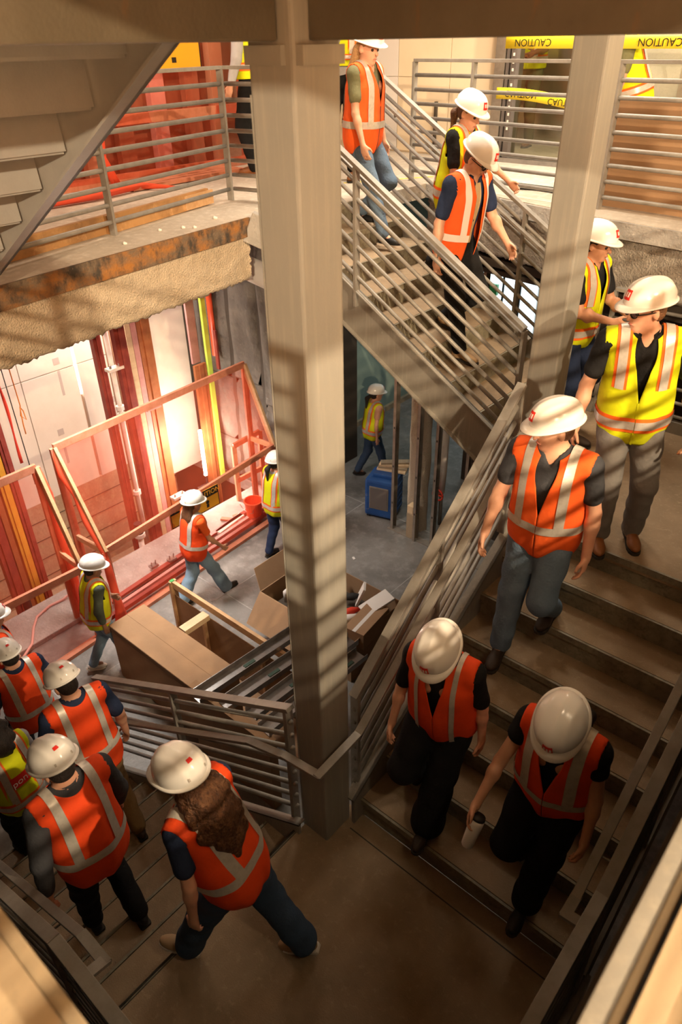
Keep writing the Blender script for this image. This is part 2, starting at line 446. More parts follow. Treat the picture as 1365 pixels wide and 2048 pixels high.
def sprayed_beam(name, p0, p1, z0, z1, depth, m, lab, seed, amp=.02):
    """spray-fireproofed beam: rough skin over a rectangular section, ragged lower lip"""
    p0 = Vector((*p0, 0)); p1 = Vector((*p1, 0)); d = (p1 - p0); Ln = d.length; d.normalize()
    n = Vector((d.y, -d.x, 0))
    rg = np.random.RandomState(seed); NU, NV = int(Ln / .025), 26
    noise = rg.rand(NU + 1, NV + 1); lip = rg.rand(NU + 1)
    for _ in range(2): noise[1:-1, 1:-1] = (noise[1:-1, 1:-1] * 2 + noise[:-2, 1:-1] + noise[2:, 1:-1] + noise[1:-1, :-2] + noise[1:-1, 2:]) / 6
    noise = (noise - .5) * 2

    def fn(u, v):
        i = int(round(u * NU)); j = int(round(v * NV))
        p = p0 + d * (u * Ln)
        if v < .6:
            t = v / .6; q = p + n * (.012 * math.sin(t * 3.1) + noise[i, j] * amp); z = z1 + (z0 - z1) * t
        else:
            t = (v - .6) / .4; q = p - n * (depth * t) + n * (noise[i, j] * amp * .4); z = z0 - (lip[i] - .3) * .022 * (1 - t) + noise[i, j] * amp
        return (q.x, q.y, z)
    o = grid_mesh(name, fn, NU, NV, m)
    return tag(o, lab, 'beam')


o0 = Vector((*LE[0], 0)) - d_le * 1.6 - nrm * .02
sprayed_beam('fireproofed_beam', (o0.x, o0.y), (LE[1][0] + d_le.x * .05 - nrm.x * .02, LE[1][1]), 2.475, 2.868, .28, 'fireproofing', 'tan spray-fireproofed beam below the rusty left slab edge', 5)
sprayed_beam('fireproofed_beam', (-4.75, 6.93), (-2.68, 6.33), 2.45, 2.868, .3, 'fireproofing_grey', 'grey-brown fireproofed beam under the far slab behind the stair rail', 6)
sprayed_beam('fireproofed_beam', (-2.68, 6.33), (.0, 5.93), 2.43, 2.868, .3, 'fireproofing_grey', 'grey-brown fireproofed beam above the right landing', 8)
tag(MB().bar((-4.7, 6.80, 2.94), (-2.68, 6.25, 2.94), .03, .13).bar((-2.68, 6.25, 2.94), (.0, 5.83, 2.94), .03, .13).build('slab_edge', 'slab_concrete'), 'rough grey concrete slab edge at the far side of the stairwell', 'slab edge')
tag(MB().bar((-4.7, 6.95, 2.36), (.5, 6.05, 2.36), .20, .08).bar((-4.7, 7.0, 2.24), (.5, 6.1, 2.24), .12, .05).build('dark_channel', 'dark_brown'), 'dark steel channel under the far fireproofed beam', 'channel')
tag(MB().bar((-4.945, 4.45, 2.94), (-4.70, 4.64, 2.80), .10, .26).build('concrete_haunch', 'slab_concrete', bevel=.01), 'pale concrete corner block where the upper flight meets the left slab', 'concrete')

# ---- ceiling duct glimpsed under the left slab
du = thing('white_duct', 'short white round duct under the left slab beside the column', 'duct', (-6.4, 5.55, 2.16))
MB().tube([(-1.0, .35, -.04), (1.0, -.3, .03)], .13, 14).build('pipe', 'duct_white', du, smooth=True)
for (x, y) in ((-.7, .25), (.7, -.2)): MB().tube([(x, y, .1), (x, y, .711)], .008, 6).build('hanger_rod', 'galvanised', du)

# ---- columns
colA = thing('steel_column', 'broad grey-tan square steel column in the centre, striped by rail shadows', 'column', (-1.957, 2.027, ZF))
MB().box(-.103, .103, -.115, .115, 0, 8.6).build('shaft', 'column_paint', colA, bevel=.012)
MB().box(.1025, .135, -.10, .10, 5.985, 6.04).box(-.10, .07, -.135, -.1145, 5.985, 6.04).build('seat_plate', 'column_paint', colA)
MB().bar((-.1, -.117, 1.77), (-.1, -.117, 5.9), .004, .004).build('weld_seam', 'column_paint', colA)
colB = thing('steel_column', 'grey-tan square steel column behind the right railing, beside the landing', 'column', (-1.985, 4.45, ZF))
MB().box(-.103, .103, -.103, .103, 0, 8.6).build('shaft', 'column_paint', colB, bevel=.012)

# ---- header beams of the landing above (at eye level) and that landing
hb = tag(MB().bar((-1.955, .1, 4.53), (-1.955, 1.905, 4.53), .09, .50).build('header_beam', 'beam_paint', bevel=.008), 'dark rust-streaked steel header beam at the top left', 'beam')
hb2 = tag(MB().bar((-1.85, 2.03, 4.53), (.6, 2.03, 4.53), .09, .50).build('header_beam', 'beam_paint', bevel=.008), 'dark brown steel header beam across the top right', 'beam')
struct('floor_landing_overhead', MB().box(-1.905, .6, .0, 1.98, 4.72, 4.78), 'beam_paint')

# ---- stairs


def flight(name, label, start, run_dir, across, w, n, rise, run, up_sign, nosing=True, z_extra=0, extra_top=False):
    """treads and risers; start = nosing point of first step (left side of the width), run_dir = unit vector going up"""
    t = thing(name, label, 'stairs', start)
    rd = Vector((*run_dir, 0)); ac = Vector((*across, 0))

    def slab(mb, s0, s1, z0, z1, a0=0.0, a1=None):
        a1 = w if a1 is None else a1
        P = []
        for z in (z0, z1):
            for (s, a_) in ((s0, a0), (s1, a0), (s1, a1), (s0, a1)): P.append(rd * s + ac * a_ + Vector((0, 0, z)))
        return mb.add(P, [(0, 3, 2, 1), (4, 5, 6, 7), (0, 1, 5, 4), (1, 2, 6, 5), (2, 3, 7, 6), (3, 0, 4, 7)])
    me_t = slab(MB(), .022, run + .027, -.05, 0).build('tread', 'tread_concrete', t)
    me_r = slab(slab(MB(), 0, .016, -.045, .001), .024, .030, -rise, -.03).build('riser', 'riser_steel', t)
    me_l = slab(MB(), .015, .023, -.03, -.006).build('nosing_joint', 'nosing_line', t)
    for k in range(n):
        off = rd * (run * k) + Vector((0, 0, rise * k))
        last = (k == n - 1)
        for src in (me_t, me_r, me_l):
            if src is me_t and last and not extra_top: continue
            if k == 0: continue
            clone(src, t, off)
    return t


# F2: from the near landing up to the right landing
F2 = flight('stair_flight', 'right concrete-filled steel stair flight descending toward the near landing', (-1.80, 2.19, RISE), (0, 1), (1, 0), 1.50, 8, RISE, .2605, 1)
# F3: from the lower floor up to the near landing
F3 = flight('stair_flight', 'dim lower stair flight at left descending to the lower floor', (-2.072 - .28 * 9, 1.83, ZF + RISE), (1, 0), (0, -1), 1.46, 10, RISE, .28, 1)
# F1: from the right landing up to the upper floor
F1 = flight('stair_flight', 'upper stair flight with dusty treads behind the central column', (-2.30, 4.665, 1.416 + RISE), (-1, 0), (0, 1), 1.30, 9, RISE, .295, 1)


def stringer(par, p0, p1, top, bot, th, m='steel_paint', flange=.05, side=1):
    """channel stringer along p0->p1 (given on the nosing line); top / bot are vertical offsets"""
    a = Vector(p0); b = Vector(p1)
    n = Vector((-(b - a).y, (b - a).x, 0)).normalized() * side
    mb = MB()
    for (z0, z1, w0, w1) in ((bot, top, 0, th), (top - .012, top, 0, flange), (bot, bot + .012, 0, flange)):
        P = []
        for (c, z) in ((a, z0), (b, z0), (b, z1), (a, z1)):
            P.append(c + Vector((0, 0, z)) + n * w0)
        Q = [p + n * (w1 - w0) for p in P]
        mb.add(P + Q, [(0, 1, 2, 3), (7, 6, 5, 4), (0, 4, 5, 1), (1, 5, 6, 2), (2, 6, 7, 3), (3, 7, 4, 0)])
    o = mb.build('stringer', m)
    o.parent = par; o.location = -par.location
    return o


stringer(F2, (-1.80, 2.12, .13), (-1.80, 4.16, .13 + 2.04 * .6795), .10, -.24, .02, side=1, flange=.075)
stringer(F2, (-.30, 2.12, .13), (-.30, 4.16, .13 + 2.04 * .6795), .10, -.24, .02, side=-1, flange=.06)
stringer(F3, (-2.02, 1.83, 0), (-4.75, 1.83, -2.73 * .632), .10, -.24, .02, side=-1, flange=.06)
stringer(F3, (-2.02, .37, 0), (-4.75, .37, -2.73 * .632), .10, -.24, .02, side=1, flange=.06)
stringer(F1, (-2.20, 4.665, 1.416 + .09), (-4.66, 4.665, 1.416 + .09 + 2.46 * .6), .03, -.375, .02, side=1, flange=.06)
stringer(F1, (-2.20, 5.965, 1.416 + .09), (-4.66, 5.965, 1.416 + .09 + 2.46 * .6), .06, -.375, .02, side=-1, flange=.06)

# landings
L1 = struct('floor_landing_near', MB().box(-2.045, -.28, .33, 2.21, -.07, 0), 'tread_concrete')
MB().box(-2.072, -2.052, .37, 1.83, -.045, .001).box(-2.052, -2.046, .37, 1.83, -.17, -.03).build('landing_lip', 'riser_steel', L1)
MB().box(-2.052, -2.045, .37, 1.83, -.03, -.004).build('nosing_joint', 'nosing_line', L1)
MB().box(-1.80, -.30, 2.075, 2.083, -.02, .0008).build('landing_joint', 'nosing_line', L1)
MB().box(-2.045, -.25, .27, .33, -.30, .11).box(-.28, -.22, .27, 2.2, -.30, .11).build('edge_channel', 'steel_paint', L1)
L2 = struct('floor_landing_right', MB().box(-2.29, -.28, 4.02, 6.0, 1.346, 1.416), 'tread_concrete')
MB().box(-2.35, -.25, 6.0, 6.06, 1.1, 1.52).box(-.28, -.22, 4.02, 6.06, 1.1, 1.52).build('edge_channel', 'steel_paint', L2)
MB().box(-2.29, -1.80, 4.56, 4.62, 1.1, 1.45).box(-1.86, -1.80, 4.02, 4.3, 1.1, 1.45).build('edge_channel', 'steel_paint', L2)

# F3' : the flight above, seen from below
F3u = thing('stair_flight', 'underside of the stepped steel stair flight at the top left', 'stairs', (0, 0, 0))
tm = MB().box(-.30, .0, .42, 1.83, -.012, 0).build('tread_pan', 'steel_paint_lit', F3u)
rm = MB().add([(0, .42, 0), (0, 1.83, 0), (.02, 1.83, -.177), (.02, .42, -.177), (-.012, .42, 0), (-.012, 1.83, 0), (.008, 1.83, -.177), (.008, .42, -.177)], [(0, 1, 2, 3), (7, 6, 5, 4), (0, 4, 5, 1), (1, 5, 6, 2), (2, 6, 7, 3), (3, 7, 4, 0)]).build('riser_pan', 'steel_paint_lit', F3u)
for j in range(1, 10):
    x = -2.072 - .28 * (j - 1); z = 4.78 - .177 * j
    if j == 1:
        tm.location = (x, 0, z); rm.location = (x, 0, z + .177)
    else:
        clone(tm, F3u, (x, 0, z)); clone(rm, F3u, (x, 0, z + .177))
# lower edge measured: (-2.37, 4.27) to (-4.47, 3.04)
for (y, sd) in ((1.85, -1), (.40, 1)):
    zt = lambda x: 4.27 + (x + 2.37) * .586
    mb = MB()
    XA, XB = -2.004, -4.58
    P = [(XA, y, zt(XA)), (XB, y, zt(XB)), (XB, y, zt(XB) + .40), (XA, y, zt(XA) + .40)]
    mb.prism(P, (0, 0, 0), (0, .02, 0))
    mb.prism([(XA, y - .055, zt(XA)), (XB, y - .055, zt(XB)), (XB, y - .055, zt(XB) + .014), (XA, y - .055, zt(XA) + .014)], (0, 0, 0), (0, .075, 0))
    mb.build('stringer', 'steel_paint_lit', F3u)
MB().tube([(-2.58, 1.2, 4.40), (-2.585, 1.2, 4.395)], .012, 10).build('bolt_head', 'galvanised', F3u)


# ---- guard railings
def guard(name, label, a, b, posts, h=1.07, rods=8, rr=.0165, first=.11, top=True, handrail=None, hr_h=.88, hr_in=None, brackets=(), rod_gap=None, ext0=0, ext1=0, post_h=None, grp=None, post_drop=0.0):
    """guard along base line a->b (may slope): flat top bar, round rods, flat posts at fractions, optional inner handrail"""
    t = thing(name, label, 'railing', a, 0, grp)
    A = Vector((0, 0, 0)); B = Vector(b) - Vector(a); Z = Vector((0, 0, 1))
    d = B.normalized(); dh = Vector((B.x, B.y, 0)).normalized(); sd = Vector((-dh.y, dh.x, 0))
    if top:
        MB().bar(A + Z * h - d * ext0, B + Z * h + d * ext1, .06, .028).build('top_rail', 'rail_paint', t, bevel=.003)
    gap = rod_gap or (h - first) / rods
    for i in range(rods):
        z = first + i * gap
        MB().tube([A + Z * z, B + Z * z], rr, 8).build('rod', 'rail_paint', t, smooth=True)
    for f in posts:
        p = A.lerp(B, f)
        MB().bar(p + Z * (-.02 - post_drop), p + Z * (h - .012), .058, .028, dh).build('post', 'rail_paint', t, bevel=.003)
    if hr_in is not None:
        off = sd * hr_in
        MB().bar(A + Z * hr_h + off - d * ext0, B + Z * hr_h + off + d * ext1, .046, .022).build('handrail', 'rail_paint', t, bevel=.003)
        for f in brackets:
            p = A.lerp(B, f) + Z * (hr_h - .03)
            MB().tube([p, p + off * .9 + Z * -.015, p + off * 1.0 + Z * .02], .006, 6).build('bracket', 'rail_paint', t)
    return t


g_F1 = guard('stair_railing', 'grey sloped railing on the near side of the upper stair flight', (-2.29, 4.635, 1.416 + .045), (-4.68, 4.635, 1.416 + .045 + 2.39 * .605),
             (0.0, .66, .985), h=1.07, rods=8, hr_in=-.085, hr_h=.965, brackets=(.05, .35, .63, .9))
g_F1o = guard('stair_railing', 'grey sloped railing on the far side of the upper stair flight', (-2.29, 5.99, 1.416 + .08), (-4.72, 5.99, 1.416 + .08 + 2.43 * .6),
              (0.0, .33, .66, .985), h=1.07, rods=8, hr_in=.085, hr_h=.93, brackets=(.1, .5, .9))
g_F2 = guard('stair_railing', 'tan lit railing on the inner side of the right stair flight', (-1.872, 2.205, .0), (-1.872, 3.85, 1.645 * .861),
             (0.012, .50, .985), h=1.07, rods=8, first=.17)
g_F2o = guard('stair_railing', 'dim grey outer railing along the right wall side of the stairs', (-.275, 2.02, .03), (-.275, 4.02, .03 + 2.0 * .70),
              (0.03, .35, .68, .97), h=1.07, rods=8, hr_in=.10, hr_h=.93, brackets=(.1, .5, .9))
g_L1x = guard('landing_railing', 'dim railing on the right edge of the near landing', (-.275, .34, 0.0), (-.275, 2.02, 0.03), (.03, .5), h=1.07)
g_L1y = guard('landing_railing', 'dim railing on the left edge of the near landing', (-.30, .335, 0.0), (-1.98, .335, 0.0), (.5,), h=1.07)
g_F3o = guard('stair_railing', 'dim outer railing with handrail at the bottom left stairs', (-1.98, .335, .0), (-4.6, .335, -2.62 * .632), (.02, .35, .7, .98), h=1.07, hr_in=-.11, hr_h=.93, brackets=(.1, .45, .85))
g_F3 = guard('stair_railing', 'grey railing of the lower left stairs, in front of the cardboard box', (-2.095, 1.905, .0), (-4.62, 1.905, -2.525 * .575), (0.01, .5, .985), h=1.07, rods=8, first=.15)

# handrail returns at the landing ends
def hr_path(name, par, pts, label=None):
    mb = MB()
    for p, q in zip(pts[:-1], pts[1:]):
        p = Vector(p); q = Vector(q); d = (q - p).normalized() * .02
        mb.bar(p - d, q + d, .05, .022)
    o = mb.build(name, 'rail_paint'); o.parent = par; o.location = -par.location
    return o


hr_path('handrail_return', g_F2o, [(-.375, 2.02, .96), (-.375, 1.92, .96), (-.275, 1.92, .97)])
hr_path('handrail_return', g_F3o, [(-1.98, .445, .93), (-1.82, .445, .93), (-1.82, .335, .95)])
# continuous inner handrail wrapping the central column
hrw = tag(None or MB().bar((-4.75, 1.77, -.86), (-2.33, 1.77, .72), .05, .022).bar((-2.345, 1.77, .715), (-2.02, 1.77, .84), .05, .022).bar((-2.04, 1.77, .84), (-1.735, 1.77, .90), .05, .022)
          .bar((-1.755, 1.75, .90), (-1.755, 2.12, .93), .05, .022).bar((-1.755, 2.10, .92), (-1.755, 3.80, .93 + 1.70 * .80), .05, .022).build('wrap_handrail', 'rail_paint', bevel=.003), 'flat grey handrail bent round the foot of the central column', 'handrail')

# upper floor guards
ul0 = Vector((-5.30, 3.33, ZU)); ul1 = Vector((-5.68, 4.93, ZU)); dl = (ul1 - ul0)
st = ul0 - dl * 1.2
g_ul = guard('floor_railing', 'pale grey railing along the left edge of the upper floor', tuple(st), tuple(ul1), (.0, 1.2 / 2.2, .995), h=1.09, rods=8, rr=.0185, first=.10)
g_ul2 = guard('floor_railing', 'short pale railing return beside the column at the upper left', (-5.66, 4.95, ZU), (-5.15, 5.06, ZU), (.99,), h=1.09, rods=8, rr=.0185, first=.10)
bk0 = Vector((-4.95, 6.86, ZU)); bk1 = Vector((0.0, 6.22, ZU))
g_bk = guard('floor_railing', 'long grey railing along the far edge of the upper floor', tuple(bk0), tuple(bk1), (.0, .152, .455, .76, 1.0), h=1.10, rods=8, rr=.0175, first=.10)
# L2 landing outer rail
g_l2 = guard('landing_railing', 'dim railing on the far edge of the right landing', (-2.2, 6.03, 1.45), (-.28, 6.03, 1.45), (.0, .5, .99), h=1.07, rr=.016)
# guards of the upper floor right beside the camera position
g_n1 = guard('floor_railing', 'railing on the upper floor edge to the right of the viewpoint', (.16, .1, ZU), (.16, 5.6, ZU), (.0, .35, .7, 1), h=1.07, rr=.016)
g_n2 = guard('floor_railing', 'railing on the upper floor edge to the left of the viewpoint', (.1, -.08, ZU), (-4.4, -.08, ZU), (.0, .35, .7, 1), h=1.07, rr=.016)

# near slab edge build-up (plank, trim) right and left of the viewpoint
tag(MB().box(-.056, -.02, .09, 5.8, 2.78, 3.0).build('edge_trim', 'steel_paint', bevel=.004), 'pale ribbed edge trim at the bottom right', 'trim')
tag(MB().box(-.02, -.004, .09, 5.8, 2.80, 3.004).build('edge_plank', 'plank_worn', bevel=.003), 'worn wooden plank along the slab edge at the bottom right', 'plank')
tag(MB().box(.003, .30, .09, 5.8, 3.0095, 3.03).build('edge_plank', 'plank_worn', bevel=.003), 'broad worn plank at the bottom right corner', 'plank')
tag(MB().box(-5.5, -.06, -.2, .075, 3.0095, 3.03).build('edge_plank', 'plank_worn', bevel=.003), 'broad worn plank at the bottom left corner', 'plank')
tag(MB().box(-5.5, -.06, .076, .10, 2.80, 3.02).build('edge_trim', 'plank_worn', bevel=.004), 'grey worn edge board at the bottom left', 'trim')
tag(MB().box(-.075, -.06, .1, 5.8, 2.2, 2.8).build('fascia', 'dark_brown'), 'dark fascia below the slab edge at the bottom right', 'fascia')
tag(MB().box(-5.5, -.06, .10, .115, 2.2, 2.8).build('fascia', 'dark_brown'), 'dark fascia below the slab edge at the bottom left', 'fascia')

# upper-left toe boards
def lpt(t, off, z): 
    p = ul0.lerp(ul1, t); n2 = Vector((dl.y, -dl.x, 0)).normalized()
    return (p.x + n2.x * off, p.y + n2.y * off, z)
tag(MB().bar(lpt(-1.2, -.10, ZU + .07), lpt(.05, -.10, ZU + .07), .04, .14).build('toe_board', 'plank_brown', bevel=.003), 'long brown timber toe board behind the left upper railing', 'board')
tag(MB().bar(lpt(.0, -.07, ZU + .07), lpt(.82, -.07, ZU + .075), .04, .14).build('toe_board', 'plank_brown', bevel=.003), 'shorter brown timber toe board ending near the corner post', 'board')
tag(MB().bar(lpt(.60, -.045, ZU + .07), lpt(.85, -.045, ZU + .07), .02, .12).build('board_offcut', 'lumber', bevel=.003), 'orange offcut of wood nailed to the toe board', 'board')

# ================================================================ PROPS
def V3(*a): return Vector(a)


# ---- lift shaft steel behind the fence
def post(name, m, lab, x, y0, y1, z0=-3.4, z1=2.45, dx=.10, flange=True):
    t = thing(name, lab, 'post', (x, (y0 + y1) / 2, z0))
    w = (y1 - y0) / 2
    mb = MB().box(-dx, 0, -w, w, 0, z1 - z0)
    mb.build('web', m, t, bevel=.004)
    if flange and w > .04:
        MB().box(.0, .022, -w * .35, w * .35, 0, z1 - z0).build('rib', m, t, bevel=.003)
    return t


post('guide_post', 'red_steel', 'dark red guide post left of the white standpipe in the lift shaft', -8.6, 4.79, 4.91)
post('guide_post', 'red_steel', 'broad dark red guide post in the middle of the lift shaft', -8.3, 4.94, 5.11)
post('steel_post', 'brown_steel', 'orange-brown steel post right of the dark red guide posts', -8.6, 5.49, 5.71, dx=.14)
post('steel_post', 'tan_board', 'narrow tan strip between the dark red guide posts', -9.0, 5.22, 5.37)
post('stud', 'lumber_pale', 'cream wooden stud beside the orange-brown post', -8.6, 5.30, 5.385, flange=False)
post('steel_post', 'pink_panel', 'thin pinkish strip beside the orange-brown post', -8.6, 5.39, 5.48, flange=False)
post('wall_panel', 'drywall', 'tall cream panel lit white by the work lamp', -9.0, 5.80, 6.60, z0=ZF, dx=.04, flange=False)
post('wall_panel', 'pink_panel', 'pink glossy upper panel beside the lime strip', -8.6, 6.37, 6.52, z0=.15, dx=.04, flange=False)
post('steel_post', 'brown_steel', 'orange-brown board below the pink panel near the stone wall', -8.3, 6.17, 6.39, z1=.25, dx=.05)
post('lime_strip', 'lime_strip', 'bright lime vertical strip at the edge of the stone wall', -8.28, 6.41, 6.49, z0=ZF, dx=.05, flange=False)
post('steel_post', 'red_steel', 'dark red post at far left of the yellow post', -8.0, 2.58, 2.73)
post('steel_post', 'brown_steel', 'narrow orange strip left of the yellow post', -8.02, 2.75, 2.82, flange=False)
post('steel_post', 'yellow_steel', 'yellow-orange steel post at the left edge of the shaft', -8.0, 2.84, 2.955)
post('steel_post', 'red_steel', 'plum-red post right of the yellow post', -8.0, 2.97, 3.07)
tag(MB().tube([(-8.22, 6.52, .35), (-8.22, 6.52, 2.45)], .045, 10).build('red_pipe', 'bucket_red', smooth=True), 'red hanging pipe at the right end of the shaft', 'pipe')
tag(MB().bar((-8.15, 6.50, .15), (-8.15, 6.50, .75), .06, .03, (0, 1, 0)).build('hanging_board', 'red_steel'), 'short dark red board hanging before the red pipe', 'board')
tag(MB().bar((-7.95, 2.9, -2.25), (-7.7, 3.35, -1.95), .10, .10).build('yellow_brace', 'yellow_steel', bevel=.006), 'yellow brace slanting from the yellow post foot', 'brace')

sp = thing('standpipe', 'white standpipe with flange between the dark red posts', 'pipe', (-8.55, 4.965, -3.4))
MB().tube([(0, 0, 0), (0, 0, 5.85)], .035, 10).build('pipe', 'white_pipe', sp, smooth=True)
for z in (3.2, 3.32, 1.9):
    MB().tube([(0, 0, z), (0, 0, z + .06)], .06, 12).build('flange', 'white_pipe', sp, smooth=False)
for (nm, x, y, z, h, lab) in (('pit_buffer', -8.2, 4.66, -3.4, 1.66, 'black-capped white pit buffer below the red posts'), ('pit_buffer', -8.0, 2.70, -3.4, 1.55, 'black-capped white pit buffer at the far left of the pit')):
    t = thing(nm, lab, 'buffer', (x, y, z))
    MB().tube([(0, 0, 0), (0, 0, h - .2)], .045, 12).build('stem', 'white_pipe', t, smooth=True)
    MB().tube([(0, 0, h - .24), (0, 0, h - .18)], .085, 12).build('flange', 'white_pipe', t)
    MB().tube([(0, 0, h - .18), (0, 0, h)], .062, 14).build('cap', 'black_rubber', t)
    MB().box(-.09, .09, -.09, .09, .55, .63).build('bracket', 'white_pipe', t)
for (x, y, z, lab) in ((-8.15, 5.23, -.02, 'white clamp on the middle guide post'), (-8.15, 5.42, -1.60, 'white clamp low on the guide post'), (-8.2, 5.0, -2.35, 'white clamp in the pit'), (-8.35, 4.88, .62, 'white clamp high on the left guide post')):
    t = thing('rail_clamp', lab, 'clamp', (x, y, z))
    MB().box(-.06, .06, -.12, .12, -.02, .02).build('plate', 'white_pipe', t, bevel=.004)
    MB().tube([(.02, -.07, .02), (.02, -.07, .06)], .016, 8).tube([(.02, .07, .02), (.02, .07, .06)], .016, 8).build('bolt', 'galvanised', t)

# hanging rope, cable, ribbon
tag(MB().tube([(-9, 3.76, 2.4), (-9, 3.76, .86), (-9, 3.77, .28), (-9, 3.74, .14), (-9, 3.80, .06), (-9, 3.79, .2), (-9, 3.76, .26), (-9, 3.74, 0), (-9, 3.74, -.13)], .008, 6).build('orange_rope', 'rope_orange', smooth=True), 'thin orange rope with a loop hanging in the shaft', 'rope')
tag(MB().tube([(-9, 3.66, 2.4), (-9, 3.66, .85), (-9, 3.67, -.9)], .007, 6).build('hanging_cable', 'dark', smooth=True), 'thin dark cable hanging beside the orange rope', 'cable')
tag(grid_mesh('red_ribbon', lambda u, v: (-8.98 + .02 * math.sin(v * 9), 3.57 + (u - .5) * (.035 + .01 * math.sin(v * 21)) + .012 * math.sin(v * 12), 2.0 - v * 2.5), 1, 24, 'red_ribbon', thick=.003), 'red ribbon hanging at the left of the shaft', 'ribbon')

# work lamp in the shaft
wlm = thing('work_lamp', 'white-hot upright work lamp behind the caution sign', 'lamp', (-8.2, 6.03, ZF))
MB().tube([(0, 0, .25), (0, 0, 1.05)], .028, 10).build('tube', 'lamp_emit', wlm, smooth=True)
MB().box(-.12, .12, -.12, .12, 0, .02).tube([(0, 0, .02), (0, 0, .25)], .015, 8).build('stand', 'dark', wlm)
pl_ = point_light('work_lamp_glow', (-8.05, 5.9, ZF + .75), 90, .12, (1.0, 0.92, 0.80))


# ---- fences with debris netting
def net_quad(name, par, p00, p10, p01, p11, wav=.02, nu=14, nv=10, m='debris_net', seed=0):
    p00, p10, p01, p11 = map(Vector, (p00, p10, p01, p11))
    n = (p10 - p00).cross(p01 - p00).normalized()

    def fn(u, v):
        p = p00.lerp(p10, u).lerp(p01.lerp(p11, u), v)
        e = min(1, 6 * min(u, 1 - u, v, 1 - v))
        return p + n * (wav * e * math.sin(u * 11 + seed) * math.cos(v * 7 + seed * 2))
    return grid_mesh(name, fn, nu, nv, m, par)


def netted_fence(name, label, Lb, Rb, Lf, Rf, zt, zfL, zfR, zb=ZF + .07, left_end=True):
    """back posts Lb/Rb (x,y) to height zt; front rail at Lf/Rf"""
    t = thing(name, label, 'fence', (Rb[0], Rb[1], ZF))
    o = Vector((Rb[0], Rb[1], ZF))
    q = lambda x, y, z: Vector((x, y, z)) - o
    lb, rb = q(*Lb, zt), q(*Rb, zt); lf, rf = q(*Lf, zfL), q(*Rf, zfR)
    MB().bar(lb, rb, .04, .09).build('top_rail', 'lumber_red', t, bevel=.003)
    MB().bar(lf, rf, .04, .09).build('front_rail', 'lumber_red', t, bevel=.003)
    ends = [(Rb, Rf, rb, rf)] + ([(Lb, Lf, lb, lf)] if left_end else [])
    for (B, F, tb, tf) in ends:
        MB().bar(q(*B, zb), tb, .09, .04, (1, 0, 0)).build('post', 'lumber_red', t, bevel=.003)
        MB().bar(q(*F, zb), tf, .09, .04, (1, 0, 0)).build('post', 'lumber_red', t, bevel=.003)
        MB().bar(tb, tf, .04, .09).build('brace', 'lumber', t, bevel=.003)
        mid = q(*B, (tf + o).z)
        MB().bar(mid, tf, .04, .07).build('brace', 'lumber_pale', t, bevel=.003)
    net_quad('netting', t, lb, rb, lf, rf, .02, 26, 10, seed=1)
    net_quad('netting', t, lf, rf, q(*Lf, zb), q(*Rf, zb), .02, 26, 10, seed=2)
    for (B, F, tb, tf) in ends:
        net_quad('netting', t, q(*B, zb), tb, q(*F, zb), tf, .015, 8, 12, seed=3)
    return t


fm = netted_fence('netted_fence', 'large orange-netted timber fence with a caution sign round the lift shaft', (-7.05, 3.18), (-7.22, 6.2), (-6.52, 3.22), (-6.77, 6.24), .55, -.655, -.60)
fs = netted_fence('netted_fence', 'orange-netted timber fence at the left edge of the photo', (-6.95, 1.35), (-6.98, 2.9), (-6.52, 1.35), (-6.50, 2.89), .45, -.66, -.70, left_end=True)
for par in (fm, fs):      # bunched net along the end braces and floor
    o = par.location
    if par is fm:
        path = [(-7.05, 3.18, .52), (-6.98, 3.16, .25), (-6.85, 3.20, 0.0), (-6.72, 3.19, -.3), (-6.53, 3.21, -.66), (-6.50, 3.20, -1.0), (-6.49, 3.22, -1.4), (-6.47, 3.2, -1.72)]
    else:
        path = [(-6.98, 2.92, .42), (-6.95, 2.95, .1), (-6.93, 2.93, -.4), (-6.90, 2.95, -.9), (-6.88, 2.93, -1.4), (-6.82, 2.97, -1.70), (-6.68, 3.1, -1.74)]
    rs = [.03, .045, .035, .05, .04, .05, .045, .09][:len(path)]
    MB().tube([Vector(p) - o for p in path], rs, 7).build('bunched_net', 'net_bunched', par, smooth=True)
r6 = random.Random(4)
for i in range(5):
    a = V3(-6.45, 2.95 + i * .06, -1.74) - fs.location
    MB().tube([a, a + V3(.05, .1, .01), a + V3(.02 + .03 * i, .22, .0)], [.02, .035, .012], 6).build('net_scrap', 'net_bunched', fs, smooth=True)

# the two-panel caution sign on the front rail
sg = thing('caution_sign', 'orange and black sign reading PELIGRO and CAUTION on the fence rail', 'sign', (-6.60, 4.62, -.75))
MB().box(-.006, .0, -.40, -.003, -.16, .15).build('panel', 'sign_orange', sg)
MB().box(-.006, .0, .003, .40, -.16, .15).build('panel', 'sign_orange', sg)
for s in (-1, 1):
    yc = s * .2015
    MB().box(.0, .002, yc - .1985, yc + .1985, .03, .15).build('header', 'sign_black', sg)
    for (a0, a1, b0, b1) in ((yc - .1985, yc + .1985, -.16, -.15), (yc - .1985, yc - .188, -.15, .03), (yc + .188, yc + .1985, -.15, .03)):
        MB().box(.0, .002, a0, a1, b0, b1).build('border', 'sign_black', sg)
    MB().tube([(.002, yc, -.04), (.0025, yc, -.04)], .028, 10).box(.0, .002, yc - .02, yc + .02, -.12, -.07).build('pictogram', 'sign_black', sg)
    text_part('lettering', 'CAUTION' if s > 0 else 'PELIGRO', .098, 'sign_orange', sg, frame_mtx((.0028, yc, .088), (0, 1, 0), (0, 0, 1)))

